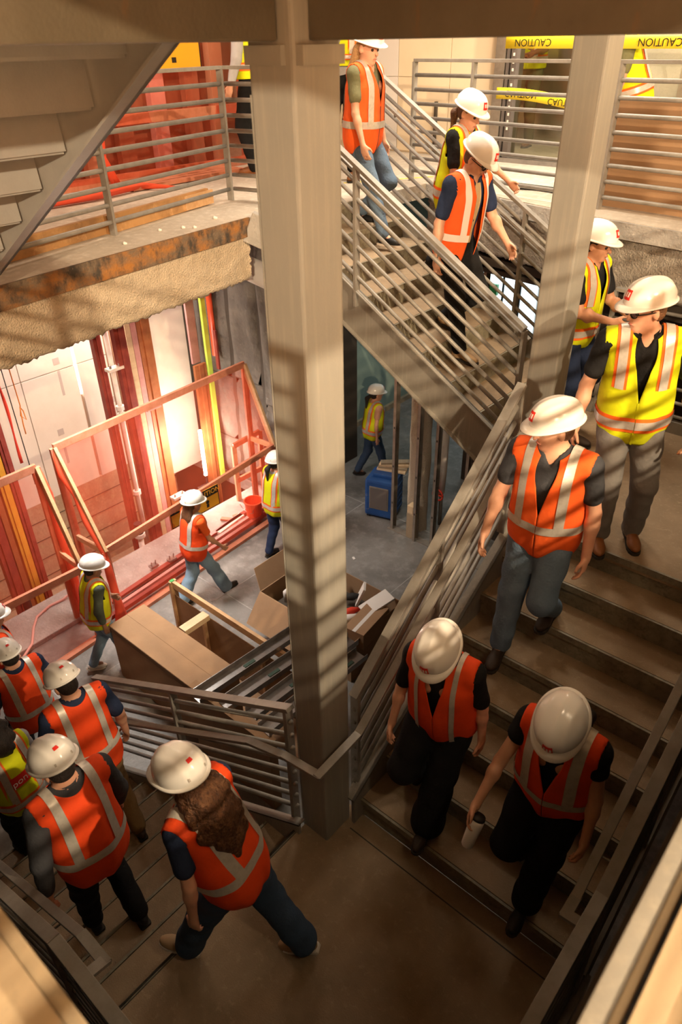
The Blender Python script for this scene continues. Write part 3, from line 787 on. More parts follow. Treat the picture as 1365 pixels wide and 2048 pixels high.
# timber and rails lying along the fence foot
for i, (xa, xb, y0, y1, w, h, m, lab) in enumerate((
        (-6.46, -6.72, 2.1, 6.35, .09, .05, 'lumber_red', 'reddish timber lying along the foot of the fence'),
        (-6.60, -6.84, 2.9, 6.3, .06, .06, 'red_steel', 'dark red steel rail lying behind the foot timber'),
        (-6.72, -6.95, 3.3, 6.1, .05, .05, 'pink_panel', 'pinkish rail lying on the ledge, middle of three'),
        (-6.86, -7.08, 3.3, 5.9, .07, .04, 'red_steel', 'flat dark red rail lying nearest the pit'))):
    tag(MB().bar((xa, y0, ZF + (.025 if i < 1 else .105)), (xb, y1, ZF + (.025 if i < 1 else .105)), w, h).build('floor_rail', m, bevel=.003), lab, 'rail')
tag(MB().bar((-6.98, 5.2, ZF + .10), (-7.06, 5.75, ZF + .10), .10, .05).build('bright_channel', 'paper_white', bevel=.003), 'short pale channel shining in the lamp light on the ledge', 'channel')
for k, (x, y) in enumerate(((-7.0, 4.62), (-6.95, 4.35), (-7.02, 4.1))):
    t = thing('steel_fitting', ['small galvanised fitting with upright bolts on the ledge', 'small fitting beside the upright bolts on the ledge', 'leftmost small fitting on the ledge'][k], 'fitting', (x, y, ZF + .125))
    MB().box(-.04, .04, -.06, .06, 0, .03).build('plate', 'galvanised', t, bevel=.004)
    for s in (-1, 1): MB().tube([(0, s * .03, .03), (.01, s * .035, .10)], .008, 6).build('bolt', 'galvanised', t)
tag(MB().tube([(-6.66, 1.9, -1.68), (-6.8, 2.05, -1.68), (-6.95, 2.26, -1.68), (-7.2, 2.42, -1.68), (-7.35, 2.55, -1.68), (-7.42, 2.76, -1.68), (-7.40, 2.95, -1.68), (-7.36, 3.1, -1.6)], .016, 8).build('pink_hose', 'hose_pink', smooth=True), 'pinkish hose curving over the ledge at the left', 'hose')

bk = thing('bucket', 'red plastic bucket at the right end of the fence', 'bucket', (-6.90, 5.86, ZF + .07))
def lathe(prof, n=24):
    mb = MB(); vs = []; fs = []
    for (r, z) in prof:
        for k in range(n): vs.append((r * math.cos(2 * math.pi * k / n), r * math.sin(2 * math.pi * k / n), z))
    for i in range(len(prof) - 1):
        for k in range(n):
            a = i * n + k; b = i * n + (k + 1) % n; fs.append((a, b, b + n, a + n))
    fs.append(tuple(range(n - 1, -1, -1)))
    return mb.add(vs, fs)
lathe([(.105, 0), (.135, .29), (.145, .29), (.145, .31), (.128, .31), (.10, .012), (.001, .012)]).build('shell', 'bucket_red', bk, smooth=False)
MB().tube([(.0 + .142 * math.cos(a), .142 * math.sin(a) * .2 - .14, .26 - .12 * math.sin(a)) for a in np.linspace(0, math.pi, 12)], .004, 6).build('handle', 'galvanised', bk)
for k, (x, y, rz) in enumerate(((-7.15, 5.55, .5), (-7.1, 5.75, 1.2), (-6.98, 5.5, 2.0))):
    tag(MB().box(-.11, .11, -.035, .035, 0, .03).build('wood_scrap', 'lumber_red', bevel=.003, loc=(x, y, ZF + .075)), ['offcut of reddish wood left of the bucket', 'offcut of wood behind the bucket', 'offcut of wood nearest the lamp'][k], 'wood scrap').rotation_euler = (0, 0, rz)
# small timber trestle leaning by the stone wall
tr = thing('lumber_trestle', 'small timber trestle leaning inside the fence near the stone wall', 'trestle', (-7.45, 6.05, ZF + .07))
MB().bar((0, 0, 0), (0, 0, .95), .08, .04).build('upright', 'lumber_pale', tr, bevel=.003)
MB().bar((0, .0, .95), (.1, .45, 1.05), .04, .08).build('crosspiece', 'lumber_red', tr, bevel=.003)
MB().bar((0, .0, .35), (.1, .45, .42), .04, .08).build('crosspiece', 'lumber_red', tr, bevel=.003)
MB().bar((.1, .45, 0), (.1, .45, 1.05), .08, .04).build('upright', 'lumber_red', tr, bevel=.003)


# ---- cardboard boxes and crate on the lower floor
bx_ = thing('cardboard_box', 'long closed cardboard box behind the lower left railing', 'box', (-4.98, 2.925, ZF))
MB().box(-.79, .79, -.225, .225, .0, .765).build('body', 'cardboard', bx_, bevel=.006)
MB().box(-.795, .795, -.23, .0, .765, .771).build('lid_flap', 'cardboard', bx_)
MB().box(-.795, .795, .002, .23, .765, .771).build('lid_flap', 'cardboard', bx_)
MB().box(-.795, .795, -.233, -.226, .70, .765).build('lid_edge', 'cardboard_edge', bx_)

cr = thing('timber_crate', 'open timber crate frame behind the long cardboard box', 'crate', (-4.45, 3.36, ZF))
MB().bar((-1.26, .17, .865), (1.25, .17, .865), .04, .09).build('top_beam', 'lumber', cr, bevel=.003)
MB().bar((-1.26, .17, 0), (-1.26, .17, .91), .09, .04, (1, 0, 0)).build('corner_post', 'lumber', cr, bevel=.003)
MB().bar((1.25, .17, 0), (1.25, .17, .86), .09, .04, (1, 0, 0)).build('corner_post', 'lumber', cr, bevel=.003)
MB().box(-1.28, -1.24, .14, .19, .91, .918).build('paint_mark', 'green_plastic', cr)
for x in (-.72, .22):
    MB().box(x, x + .11, -.19, .15, .70, .77).build('cross_block', 'lumber_pale', cr, bevel=.003)
    MB().box(x, x + .04, .11, .15, 0, .70).build('inner_post', 'lumber', cr, bevel=.003)
MB().box(-1.24, 1.23, .155, .162, .02, .72).build('side_board', 'cardboard_dark', cr)
MB().box(-1.24, 1.23, -.19, .15, .01, .03).build('bottom_board', 'cardboard_dark', cr)
for (x, y) in ((-.25, -.02), (-.1, .05), (-.4, .0)):
    MB().tube([(x, y, .05), (x + .08, y + .03, .07), (x + .12, y - .02, .05)], [.02, .03, .015], 6).build('plastic_wrap', 'paper_white', cr, smooth=True)

for i, (x0, x1, y0, y1, lab) in enumerate(((-4.10, -3.98, 2.55, 4.15, 'galvanised steel channel resting on the boxes, nearest the cardboard lid'), (-3.83, -3.70, 2.66, 4.15, 'galvanised steel channel resting on the crate, second from the cardboard lid'), (-3.56, -3.48, 2.75, 4.1, 'galvanised steel channel resting on the crate, third from the cardboard lid'), (-3.34, -3.28, 2.7, 4.0, 'galvanised steel channel nearest the column'))):
    a = V3(x0, y0, -.845); b = V3(x1, y1, -.845)
    t = thing('steel_channel', lab, 'channel', tuple(a)); e = b - a
    s = V3(e.y, -e.x, 0).normalized()
    MB().bar(V3(0, 0, 0), e, .15, .006).build('web', 'galvanised', t)
    MB().bar(s * .075 + V3(0, 0, .03), s * .075 + e + V3(0, 0, .03), .006, .065).build('lip', 'galvanised', t)
    MB().bar(-s * .075 + V3(0, 0, .03), -s * .075 + e + V3(0, 0, .03), .006, .065).build('lip', 'galvanised', t)
    for f in (.36, .8): MB().bar(e * f + V3(0, 0, .007), e * f + e.normalized() * .13 + V3(0, 0, .007), .035, .010).build('clip', 'clip_green', t)
tag(MB().box(-4.30, -3.2, 2.62, 2.72, -1.77, -.85).build('support_block', 'cardboard_dark', bevel=.004), 'low brown block carrying the steel channels behind the railing', 'block')

ob = thing('open_carton', 'large open cardboard carton full of packaging behind the column', 'box', (-4.4, 4.78, ZF))
MB().box(-.71, .71, -.47, -.462, .0, .57).build('side', 'cardboard', ob)
MB().box(-.71, .71, .462, .47, .0, .57).build('side', 'cardboard', ob)
MB().box(-.71, -.702, -.462, .462, .0, .57).build('side', 'cardboard', ob)
MB().box(.702, .71, -.462, .462, .0, .57).build('side', 'cardboard_dark', ob)
MB().box(-.70, .70, -.46, .46, .0, .01).build('bottom', 'cardboard_dark', ob)
net = MB().add([(-.71, -.47, .57), (.3, -.47, .57), (.36, -.74, .27), (-.69, -.74, .27), (-.71, -.476, .568), (.3, -.476, .568), (.36, -.746, .268), (-.69, -.746, .268)], [(0, 1, 2, 3), (7, 6, 5, 4), (0, 4, 5, 1), (1, 5, 6, 2), (2, 6, 7, 3), (3, 7, 4, 0)])
net.build('flap', 'cardboard', ob)
net = MB().add([(-.71, -.46, .57), (-.71, .46, .57), (-.86, .5, .80), (-.86, -.40, .80), (-.716, -.46, .57), (-.716, .46, .57), (-.866, .5, .80), (-.866, -.40, .80)], [(0, 1, 2, 3), (7, 6, 5, 4), (0, 4, 5, 1), (1, 5, 6, 2), (2, 6, 7, 3), (3, 7, 4, 0)])
net.build('flap', 'cardboard', ob)
# contents
sb = thing('small_carton', 'small taped cardboard box lying in the open carton', 'box', (-3.80, 4.72, -1.36), .12)
MB().box(-.13, .13, -.27, .27, 0, .22).build('body', 'cardboard', sb, bevel=.004)
MB().box(-.022, .022, -.272, .272, .22, .2215).build('tape', 'paper_white', sb)
tag(MB().bar((-3.92, 4.80, -1.18), (-3.80, 5.15, -1.08), .2, .03).build('paper_packet', 'paper_white', bevel=.004), 'crumpled white paper packet in the open carton', 'packet')
tag(MB().bar((-4.2, 5.02, -1.34), (-4.12, 5.08, -1.08), .16, .03).build('paper_packet', 'paper_white', bevel=.004), 'upright pale packet against the far side of the carton', 'packet')
tag(MB().tube([(-4.22, 4.62, -1.30), (-4.14, 4.70, -1.27), (-4.08, 4.80, -1.25), (-4.03, 4.90, -1.26)], [.02, .05, .045, .015], 8).build('red_wrapper', 'valve_red', smooth=True), 'red and white wrapper in the open carton', 'wrapper')
tag(MB().tube([(-4.16, 4.60, -1.32), (-4.06, 4.70, -1.29), (-3.99, 4.82, -1.28)], [.02, .05, .02], 8).build('white_wrapper', 'paper_white', smooth=True), 'white wrapper next to the red one in the carton', 'wrapper')
tag(MB().tube([(-4.35, 4.95, -1.3), (-4.25, 5.0, -1.26), (-4.18, 5.06, -1.24)], [.03, .05, .02], 7).build('dark_wrap', 'dark', smooth=True), 'dark plastic scrap in the open carton', 'wrapper')
tag(MB().tube([(-4.12, 4.42, -1.25), (-4.05, 4.44, -1.22)], [.03, .035], 7).build('green_scrap', 'green_plastic', smooth=True), 'small bright green scrap at the front of the carton', 'scrap')
tag(MB().tube([(-4.62, 5.1, -1.25), (-4.55, 5.12, -1.2)], [.03, .03], 7).build('green_scrap', 'green_plastic', smooth=True), 'small green scrap at the back of the carton', 'scrap')
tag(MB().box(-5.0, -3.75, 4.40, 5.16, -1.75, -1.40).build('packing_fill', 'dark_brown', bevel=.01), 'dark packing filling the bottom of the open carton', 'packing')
tag(MB().tube([(-4.86, 4.50, -1.34), (-4.84, 4.48, -1.18), (-4.80, 4.52, -1.1)], [.03, .04, .02], 7).build('paper_packet', 'paper_white', smooth=True), 'crumpled white paper sticking out of the carton left of the column', 'packet')

# ---- blue machine, studs and store room under the upper flight
bm_ = thing('blue_machine', 'blue plastic machine with a dark front panel beside the metal studs', 'machine', (-5.56, 7.30, ZF), .30)
MB().box(-.23, .23, -.22, .22, .04, .66).build('body', 'blue_plastic', bm_, bevel=.04)
MB().box(-.15, .15, -.228, -.215, .18, .56).build('grille_frame', 'stud_steel', bm_, bevel=.004)
MB().box(-.135, .135, -.234, -.222, .20, .54).build('grille', 'dust_panel', bm_)
for i in range(5): MB().box(.222, .238, -.18, .18, .12 + i * .1, .14 + i * .1).build('rib', 'blue_plastic', bm_, bevel=.004)
MB().box(-.16, .16, -.10, .12, .655, .71).build('top_hatch', 'blue_plastic', bm_, bevel=.015)
for (x, y) in ((-.18, -.17), (.18, -.17), (-.18, .17), (.18, .17)): MB().tube([(x - .02, y, .03), (x + .02, y, .03)], .03, 10).build('wheel', 'black_rubber', bm_)
for i in range(4):
    o_ = tag(MB().box(-.22, .22, -.05, .05, 0, .03).build('short_board', 'plank_worn' if i % 2 else 'lumber_pale', bevel=.003, loc=(-5.50, 7.40 + .03 * i, ZF + .71 + .031 * i)), ['lowest of the boards stacked on the blue machine', 'second board up on the blue machine', 'third board up on the blue machine', 'topmost board on the blue machine'][i], 'board', 'boards on the blue machine')
    o_.rotation_euler = (0, 0, .35 + .12 * i)

for i, (x, y, zt) in enumerate(((-5.19, 7.06, 1.3), (-4.76, 7.01, 1.2), (-4.52, 7.10, 1.0), (-4.10, 7.2, .8))):
    t = thing('metal_stud', ['galvanised metal stud beside the blue machine', 'metal stud right of the fireproofed pipe chase', 'thin metal stud in front of the dark store', 'rightmost metal stud, near the stair railing'][i], 'stud', (x, y, ZF))
    MB().box(-.02, .02, -.045, -.042, 0, 4.0).build('flange', 'stud_steel', t)
    MB().box(-.022, -.019, -.045, .045, 0, 4.0).build('web', 'stud_steel', t)
    MB().box(-.02, .02, .042, .045, 0, 4.0).build('flange', 'stud_steel', t)
    for z in (.45, 1.05, 1.65): MB().box(-.008, .008, -.0465, -.0445, z, z + .03).build('punch_hole', 'dark', t)
tag(MB().box(-5.25, -3.5, 6.99, 7.10, ZF, ZF + .012).build('floor_track', 'stud_steel'), 'metal track on the floor under the studs', 'track')


def rough_col(u, v):
    a = u * 2 * math.pi
    r = .15 * (1 + .05 * math.sin(7 * a + v * 40) + .05 * math.sin(3 * a + v * 23))
    return (-4.94 + r * math.cos(a), 7.30 + r * math.sin(a) * .9, ZF + v * 4.2)
tag(grid_mesh('sprayed_column', rough_col, 24, 60, 'fireproofing', closed_u=True), 'tan fireproof-sprayed column between the metal studs', 'column')
tag(MB().box(-.07, .07, -.06, .06, 0, .42).build('wood_block', 'plank_worn', bevel=.005, loc=(-4.84, 7.05, ZF)), 'upright wooden block at the foot of the sprayed column', 'block')
tag(MB().box(-.05, .05, -.06, .06, 0, .12).build('wood_offcut', 'lumber_pale', bevel=.005, loc=(-4.86, 7.06, ZF + .421)), 'small offcut lying on the upright wooden block', 'block')
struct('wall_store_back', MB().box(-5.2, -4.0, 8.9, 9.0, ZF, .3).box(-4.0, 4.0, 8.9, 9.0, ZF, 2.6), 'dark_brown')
for i, (x, y, z, L, m) in enumerate(((-4.6, 8.3, -1.0, 1.4, 'plank_brown'), (-4.5, 8.2, -.75, 1.2, 'yellow_steel'), (-4.4, 8.35, -.45, 1.3, 'plank_brown'), (-4.6, 8.3, -1.45, 1.3, 'plank_worn'))):
    tag(MB().box(0, L, -.12, .12, -.05, .05).build('stored_timber', m, bevel=.005, loc=(x, y, z)), ['brown beam stacked in the dark store, second layer', 'yellow beam in the dark store under the stairs', 'topmost brown beam in the dark store', 'lowest worn beam in the dark store'][i], 'timber')
for i, (x, y) in enumerate(((-4.55, 8.3), (-3.4, 8.3))):
    tag(MB().box(-.05, .05, -.13, .13, ZF, -.36).build('rack_post', 'plank_brown', loc=(x, y + .27, 0)), ['rack post at the left of the dark store', 'rack post at the right of the dark store'][i], 'post')
for i, (x0, x1, y0, y1, z1, lab) in enumerate(((-4.48, -3.5, 7.72, 8.05, -1.08, 'low dark crate added to darken the store under the stairs'), (-3.30, -2.0, 8.45, 8.85, .25, 'tall dark crate added to darken the back of the store'), (-3.4, -2.3, 7.4, 8.1, -.7, 'dark crate added to darken the store nearest the stair railing'))):  # dark boxes added only to darken the space under the stairs
    t = thing('added_dark_crate', lab, 'crate', ((x0 + x1) / 2, (y0 + y1) / 2, ZF)); a_, b_, h_ = (x1 - x0) / 2, (y1 - y0) / 2, z1 - ZF
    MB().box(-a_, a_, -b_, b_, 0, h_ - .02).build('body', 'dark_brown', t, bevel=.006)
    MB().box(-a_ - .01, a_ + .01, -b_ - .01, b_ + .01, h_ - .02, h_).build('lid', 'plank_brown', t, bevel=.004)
vl = thing('valve', 'red valve wheel on a pale pipe under the stairs', 'valve', (-4.71, 7.55, -1.2))
MB().tube([(0, .0, .0), (0, .02, .35), (0, .02, 1.2)], .05, 12).build('pipe', 'white_pipe', vl, smooth=True)
MB().tube([(0, 0, .0), (0, .02, -.57)], .03, 10).build('pipe', 'stud_steel', vl, smooth=True)
MB().tube([(.085 * math.cos(a), -.09, .085 * math.sin(a)) for a in np.linspace(0, 2 * math.pi, 20)], .014, 6).build('wheel', 'valve_red', vl, smooth=True)
MB().bar((-.08, -.09, 0), (.08, -.09, 0), .016, .016).bar((0, -.09, -.08), (0, -.09, .08), .016, .016, (1, 0, 0)).tube([(0, -.1, 0), (0, .02, 0)], .012, 6).build('spoke', 'valve_red', vl)
# litter on the lower floor
for i, (x, y, s, m, lab) in enumerate(((-5.75, 6.55, .05, 'lumber_pale', 'small wood chip left of the blue machine'), (-5.35, 5.95, .06, 'paper_white', 'white paper scrap on the dusty floor'), (-5.15, 6.1, .03, 'paper_white', 'tiny paper scrap by the studs'), (-6.2, 7.9, .06, 'plank_worn', 'plank scrap by the green wall'))):
    o_ = tag(MB().box(-s, s, -s * .5, s * .5, 0, .012).build('floor_scrap', m, loc=(x, y, ZF + .0005)), lab, 'scrap'); o_.rotation_euler = (0, 0, i * 1.1 + .4)

# far lit window seen below the far slab
wn = struct('window_1', MB().box(-6.7, -5.2, 11.0, 11.03, -.1, 1.05), 'duct_white')
mat('window_glow', (1, 1, 1), .5, emit=((.72, .92, 1.0), 2.6))
for (x0, x1, z0, z1, m) in ((-6.6, -6.25, .3, .98, 'window_glow'), (-6.2, -5.95, .55, .98, 'window_glow'), (-5.9, -5.62, .1, .98, 'window_glow'), (-5.58, -5.3, .0, .98, 'window_glow')):
    MB().box(x0, x1, 10.98, 10.998, z0, z1).build('pane', m, wn)
for x in (-6.22, -5.92, -5.6): MB().box(x - .015, x + .015, 10.96, 10.998, -.1, 1.05).build('mullion', 'dark', wn)
MB().box(-6.15, -6.0, 10.9, 10.97, .62, .8).build('hanging_tag', 'green_plastic', wn)

# ---- upper floor, far side
wu = struct('wall_upper_back', MB().box(-9.5, -5.08, 8.72, 8.85, ZU, 7.0), 'drywall_cream')
for i, (x0, x1) in enumerate(((-7.4, -6.55), (-6.54, -5.75), (-5.74, -5.1))):
    for (z0, z1) in ((ZU + .02, 3.88), (3.886, 5.6)):
        MB().box(x0, x1, 8.70, 8.72, z0, z1).build('wall_sheet', 'duct_white' if i == 0 else 'drywall_cream', wu, bevel=.002)
MB().box(-5.93, -5.90, 8.66, 8.70, ZU, 3.62).build('wall_slot', 'dark_brown', wu)
dg = struct('door_1', MB().box(-5.08, -4.95, 8.62, 8.85, ZU, 5.6), 'stud_steel')
MB().box(-4.93, -4.90, 8.62, 8.8, ZU, 5.6).box(-4.87, -4.80, 8.62, 8.8, ZU, 5.6).build('door_jamb', 'dust_panel', dg)
for i in range(26): MB().box(-4.845, -4.825, 8.612, 8.62, ZU + .35 + i * .075, ZU + .38 + i * .075).build('jamb_slot', 'paper_white', dg)
MB().box(-4.80, -3.60, 8.70, 8.712, ZU, 5.6).build('pane', 'glass_pane', dg)
MB().box(-3.6, -3.52, 8.62, 8.8, ZU, 5.6).build('door_jamb', 'stud_steel', dg)
MB().box(-4.95, -3.5, 8.60, 8.8, ZU, ZU + .05).build('sill', 'galvanised', dg)
struct('wall_upper_far', MB().box(-9, 4.8, 12.4, 12.5, ZU, 7.0), 'drywall_cream')
for i, (x, lab) in enumerate(((-4.35, 'dark doorway post behind the glass'), (-3.95, 'second dark post behind the glass'))):
    tag(MB().box(x - .06, x + .06, 10.9, 11.0, ZU, 5.6).build('far_post', 'plank_brown'), lab, 'post')
struct('window_2', MB().box(-3.45, 1.5, 8.2, 8.26, ZU, 5.6), 'glass_grey')
for x in (-2.75, -1.4): MB().box(x - .03, x + .03, 8.19, 8.2, ZU, 5.6).build('mullion', 'stud_steel', bpy.data.objects['window_2'])
cs = tag(MB().bar((-3.10, 6.79, 3.42), (-.3, 6.43, 3.42), .02, .82).build('cardboard_sheet', 'cardboard'), 'tall brown cardboard sheet standing behind the far right railing', 'cardboard')
tp = thing('caution_tape', 'yellow caution tape hanging behind the railing left of the right column', 'tape', (-4.0, 7.38, 3.78))
grid_mesh('strip', lambda u, v: (-.30 + u * .95, -.004 * math.sin(u * 5), .035 - u * .075 + (v - .5) * .10 + .02 * math.sin(u * 4)), 24, 2, 'tape_yellow', tp, thick=.0012)
for k, x in enumerate((-.02, .46)):
    m4 = frame_mtx((x, -.012, .035 - (x + .3) * .079 + .02 * math.sin((x + .3) / .95 * 4)), (1, 0, -.05), (0, 0, -1))
    text_part('lettering', 'CAUTION', .080, 'sign_black', tp, Matrix.Translation(m4.translation) @ Matrix(((1, 0, 0, 0), (0, 0, 1, 0), (-.06, -1, 0, 0), (0, 0, 0, 1))))
tp2 = thing('caution_tape', 'yellow caution tape stretched at eye level across the upper right', 'tape', (-1.6, 7.3, 4.245))
grid_mesh('strip', lambda u, v: (-2.6 + u * 4.2, .01 * math.sin(u * 9), (v - .5) * .10 - .03 * u), 20, 1, 'tape_yellow', tp2, thick=.0012)
for x in (-2.3, -1.1, -.4, .3): text_part('lettering', 'CAUTION', .085, 'sign_black', tp2, Matrix.Translation((x, -.02, -.03 * (x + 2.6) / 4.2)) @ Matrix(((-1, 0, 0, 0), (0, 0, 1, 0), (0, -1, 0, 0), (0, 0, 0, 1))))
tag(MB().bar((-2.43, 7.25, 4.30), (-2.34, 7.25, 4.10), .03, .004, (0, 1, 0)).build('blue_tape', 'tape_blue'), 'short strip of blue masking tape at the upper right', 'tape')
tag(MB().tube([(-4.6, 7.6, ZU + .012), (-4.22, 7.28, ZU + .012), (-3.9, 7.15, ZU + .012), (-3.77, 7.0, ZU + .012), (-3.55, 7.06, ZU + .012), (-3.2, 7.0, ZU + .012)], .010, 6).build('floor_cable', 'dark', smooth=True), 'black cable lying on the far upper floor', 'cable')
tag(MB().tube([(-5.0, 7.7, ZU + .01), (-4.6, 7.35, ZU + .01), (-4.0, 7.30, ZU + .01), (-3.4, 7.25, ZU + .01)], .008, 6).build('floor_cable', 'dark', smooth=True), 'thinner dark cable behind the black cable', 'cable')
tag(MB().bar((-5.9, 5.5, ZU + .002), (-4.9, 7.2, ZU + .002), .03, .002).build('yellow_line', 'tape_yellow'), 'yellow tape line on the upper floor at the stair head', 'tape')

# ---- upper left: netted shaft front
fu = thing('netted_screen', 'orange-netted screen with studs at the upper left behind the railing', 'screen', (-7.42, 5.0, ZU))
net_quad('netting', fu, (.08, -3.2, .05), (.08, 1.75, .05), (.08, -3.2, 2.2), (.08, 1.75, 2.2), .03, 30, 12, seed=2)
MB().bar((.05, -3.2, .58), (.05, 1.75, .62), .04, .10).build('rail', 'lumber_red', fu, bevel=.003)
MB().bar((.05, -3.2, .05), (.05, 1.75, .05), .05, .10).build('sole_timber', 'lumber_red', fu, bevel=.003)
for i, y in enumerate((-2.6, -1.6, -.75, -.25, .2, .7, 1.2, 1.6)):
    MB().box(-.35, -.25, y - .10, y + .10, -.10, 2.6).build('stud', ['screen_brown', 'pink_panel', 'screen_brown', 'tan_board'][i % 4], fu, bevel=.004)
MB().box(-.55, -.50, -3.2, 1.75, -.1, 2.6).build('backing', 'screen_brown', fu)
MB().box(-.06, .06, 1.72, 1.80, .0, 2.2).build('end_post', 'lumber_red', fu, bevel=.003)
tag(MB().tube([(-6.75, 3.3, ZU + .05), (-6.72, 4.1, ZU + .06), (-6.85, 4.7, ZU + .05), (-6.6, 5.0, ZU + .02)], [.04, .05, .035, .01], 8).build('bunched_net', 'net_bunched', smooth=True), 'bunched red netting lying on the upper left floor', 'netting')
tag(MB().tube([(-7.25, 4.55, ZU + 1.2), (-7.22, 4.6, ZU + .7), (-7.2, 4.55, ZU + .3), (-7.1, 4.6, ZU + .04)], [.03, .035, .04, .05], 8).build('bunched_net', 'net_bunched', smooth=True), 'gathered strip of red netting hanging on the upper screen', 'netting')
for i in range(3):
    tag(MB().bar((-7.1 + i * .12, 4.6, ZU + .03 + .0 * i), (-7.15 + i * .12, 6.2, ZU + .03), .09, .04).build('floor_timber', 'lumber_red', bevel=.003), ['timber lying nearest the upper netted screen', 'middle timber lying by the upper screen', 'outer timber lying by the upper screen'][i], 'timber')
s2 = thing('warning_sign', 'orange warning sign on the upper left screen, cut by the stair stringer', 'sign', (-7.28, 5.75, 4.2))
MB().box(-.008, 0, -.3, .3, -.16, .16).build('panel', 'sign_orange', s2)
MB().box(0, .002, -.3, .3, -.16, -.145).box(0, .002, .288, .3, -.145, .16).box(0, .002, -.1, -.04, -.09, -.04).build('print', 'sign_black', s2)

# ================================================================ PEOPLE
def nrmz(v):
    v = np.asarray(v, float); return v / (np.linalg.norm(v) + 1e-12)


def cone(a, b, ra, rb, k=.03):
    a = np.array(a, float); b = np.array(b, float); m = max(ra, rb)
    ba = b - a; L2 = max(ba @ ba, 1e-9)

    def f(p):
        t = np.clip(((p - a) @ ba) / L2, 0, 1)
        q = p - a - t[..., None] * ba
        return np.sqrt((q * q).sum(-1)) - (ra + (rb - ra) * t)
    return f, np.minimum(a, b) - m, np.maximum(a, b) + m, k


def ell(c, Rm, r, k=.03):
    """ellipsoid; rows of Rm are its axes"""
    c = np.array(c, float); Rm = np.array(Rm, float); r = np.array(r, float)
    ext = np.sqrt(((Rm * r[:, None]) ** 2).sum(0))

    def f(p):
        q = (p - c) @ Rm.T
        k0 = np.sqrt(((q / r) ** 2).sum(-1)); k1 = np.sqrt(((q / (r * r)) ** 2).sum(-1)) + 1e-9
        return k0 * (k0 - 1) / k1
    return f, c - ext, c + ext, k


def smin(a, b, k):
    h = np.clip(.5 + .5 * (b - a) / k, 0, 1)
    return b + (a - b) * h - k * h * (1 - h)


def field(prims, subs=(), vox=.01, wrinkle=0.0, seed=0):
    """union the primitives on a grid and pull the surface out (naive surface nets)"""
    lo = np.min([p[1] for p in prims], 0) - .035; hi = np.max([p[2] for p in prims], 0) + .035
    n = np.ceil((hi - lo) / vox).astype(int) + 1
    D = np.full(n, .2, np.float32)

    def block(l, h):
        i0 = np.clip(np.floor((l - lo) / vox).astype(int), 0, n - 1); i1 = np.clip(np.ceil((h - lo) / vox).astype(int) + 1, 1, n)
        if (i1 <= i0).any(): return None
        ax = [lo[d] + vox * np.arange(i0[d], i1[d]) for d in range(3)]
        P = np.stack(np.meshgrid(*ax, indexing='ij'), -1)
        return (slice(i0[0], i1[0]), slice(i0[1], i1[1]), slice(i0[2], i1[2])), P
    for (f, l, h, k) in prims:
        r = block(l - k - 2 * vox, h + k + 2 * vox)
        if r is None: continue
        s, P = r
        D[s] = smin(D[s], f(P).astype(np.float32), k)
    for (f, l, h, k) in subs:
        r = block(l - k - 2 * vox, h + k + 2 * vox)
        if r is None: continue
        s, P = r
        D[s] = -smin(-D[s], f(P).astype(np.float32), k)
    if wrinkle:
        ax = [lo[d] + vox * np.arange(n[d]) for d in range(3)]
        X, Y, Z = np.meshgrid(*ax, indexing='ij')
        D += (wrinkle * (np.sin(31 * Z + 9 * X + seed) * np.sin(17 * X + 13 * Y + 5 * Z + seed * 2) + .6 * np.sin(52 * Z - 21 * X + 17 * Y + seed))).astype(np.float32)
    D[0], D[-1], D[:, 0], D[:, -1], D[:, :, 0], D[:, :, -1] = (np.float32(.05),) * 6
    I = D < 0
    c = I[:-1, :-1, :-1].astype(np.int8)
    cnt = np.zeros_like(c)
    for dx in (0, 1):
        for dy in (0, 1):
            for dz in (0, 1): cnt += I[dx:n[0] - 1 + dx, dy:n[1] - 1 + dy, dz:n[2] - 1 + dz]
    act = (cnt > 0) & (cnt < 8)
    idx = np.full(act.shape, -1, np.int64); ci = np.argwhere(act); idx[act] = np.arange(len(ci))
    acc = np.zeros((len(ci), 3)); num = np.zeros(len(ci))
    corners = [(a, b, d) for a in (0, 1) for b in (0, 1) for d in (0, 1)]
    for a in corners:
        for ax_ in range(3):
            if a[ax_]: continue
            b = list(a); b[ax_] = 1
            da = D[ci[:, 0] + a[0], ci[:, 1] + a[1], ci[:, 2] + a[2]]; db = D[ci[:, 0] + b[0], ci[:, 1] + b[1], ci[:, 2] + b[2]]
            m = (da < 0) != (db < 0)
            t = da[m] / (da[m] - db[m])
            q = np.tile(np.array(a, float), (m.sum(), 1)); q[:, ax_] += t
            acc[m] += q; num[m] += 1
    V = lo + (ci + acc / num[:, None]) * vox
    Q = []
    for ax_ in range(3):
        s0 = [slice(None)] * 3; s1 = [slice(None)] * 3; s0[ax_] = slice(0, -1); s1[ax_] = slice(1, None)
        e = I[tuple(s0)] != I[tuple(s1)]
        E = np.argwhere(e)
        u, v = [(1, 2), (2, 0), (0, 1)][ax_]
        E = E[(E[:, u] > 0) & (E[:, v] > 0) & (E[:, u] < act.shape[u]) & (E[:, v] < act.shape[v]) & (E[:, ax_] < act.shape[ax_])]
        def at(du, dv):
            G = E.copy(); G[:, u] -= du; G[:, v] -= dv
            return idx[G[:, 0], G[:, 1], G[:, 2]]
        q = np.stack([at(1, 1), at(0, 1), at(0, 0), at(1, 0)], 1)
        ins = I[E[:, 0], E[:, 1], E[:, 2]]
        q[~ins] = q[~ins][:, ::-1]
        Q.append(q)
    return V, np.concatenate(Q)


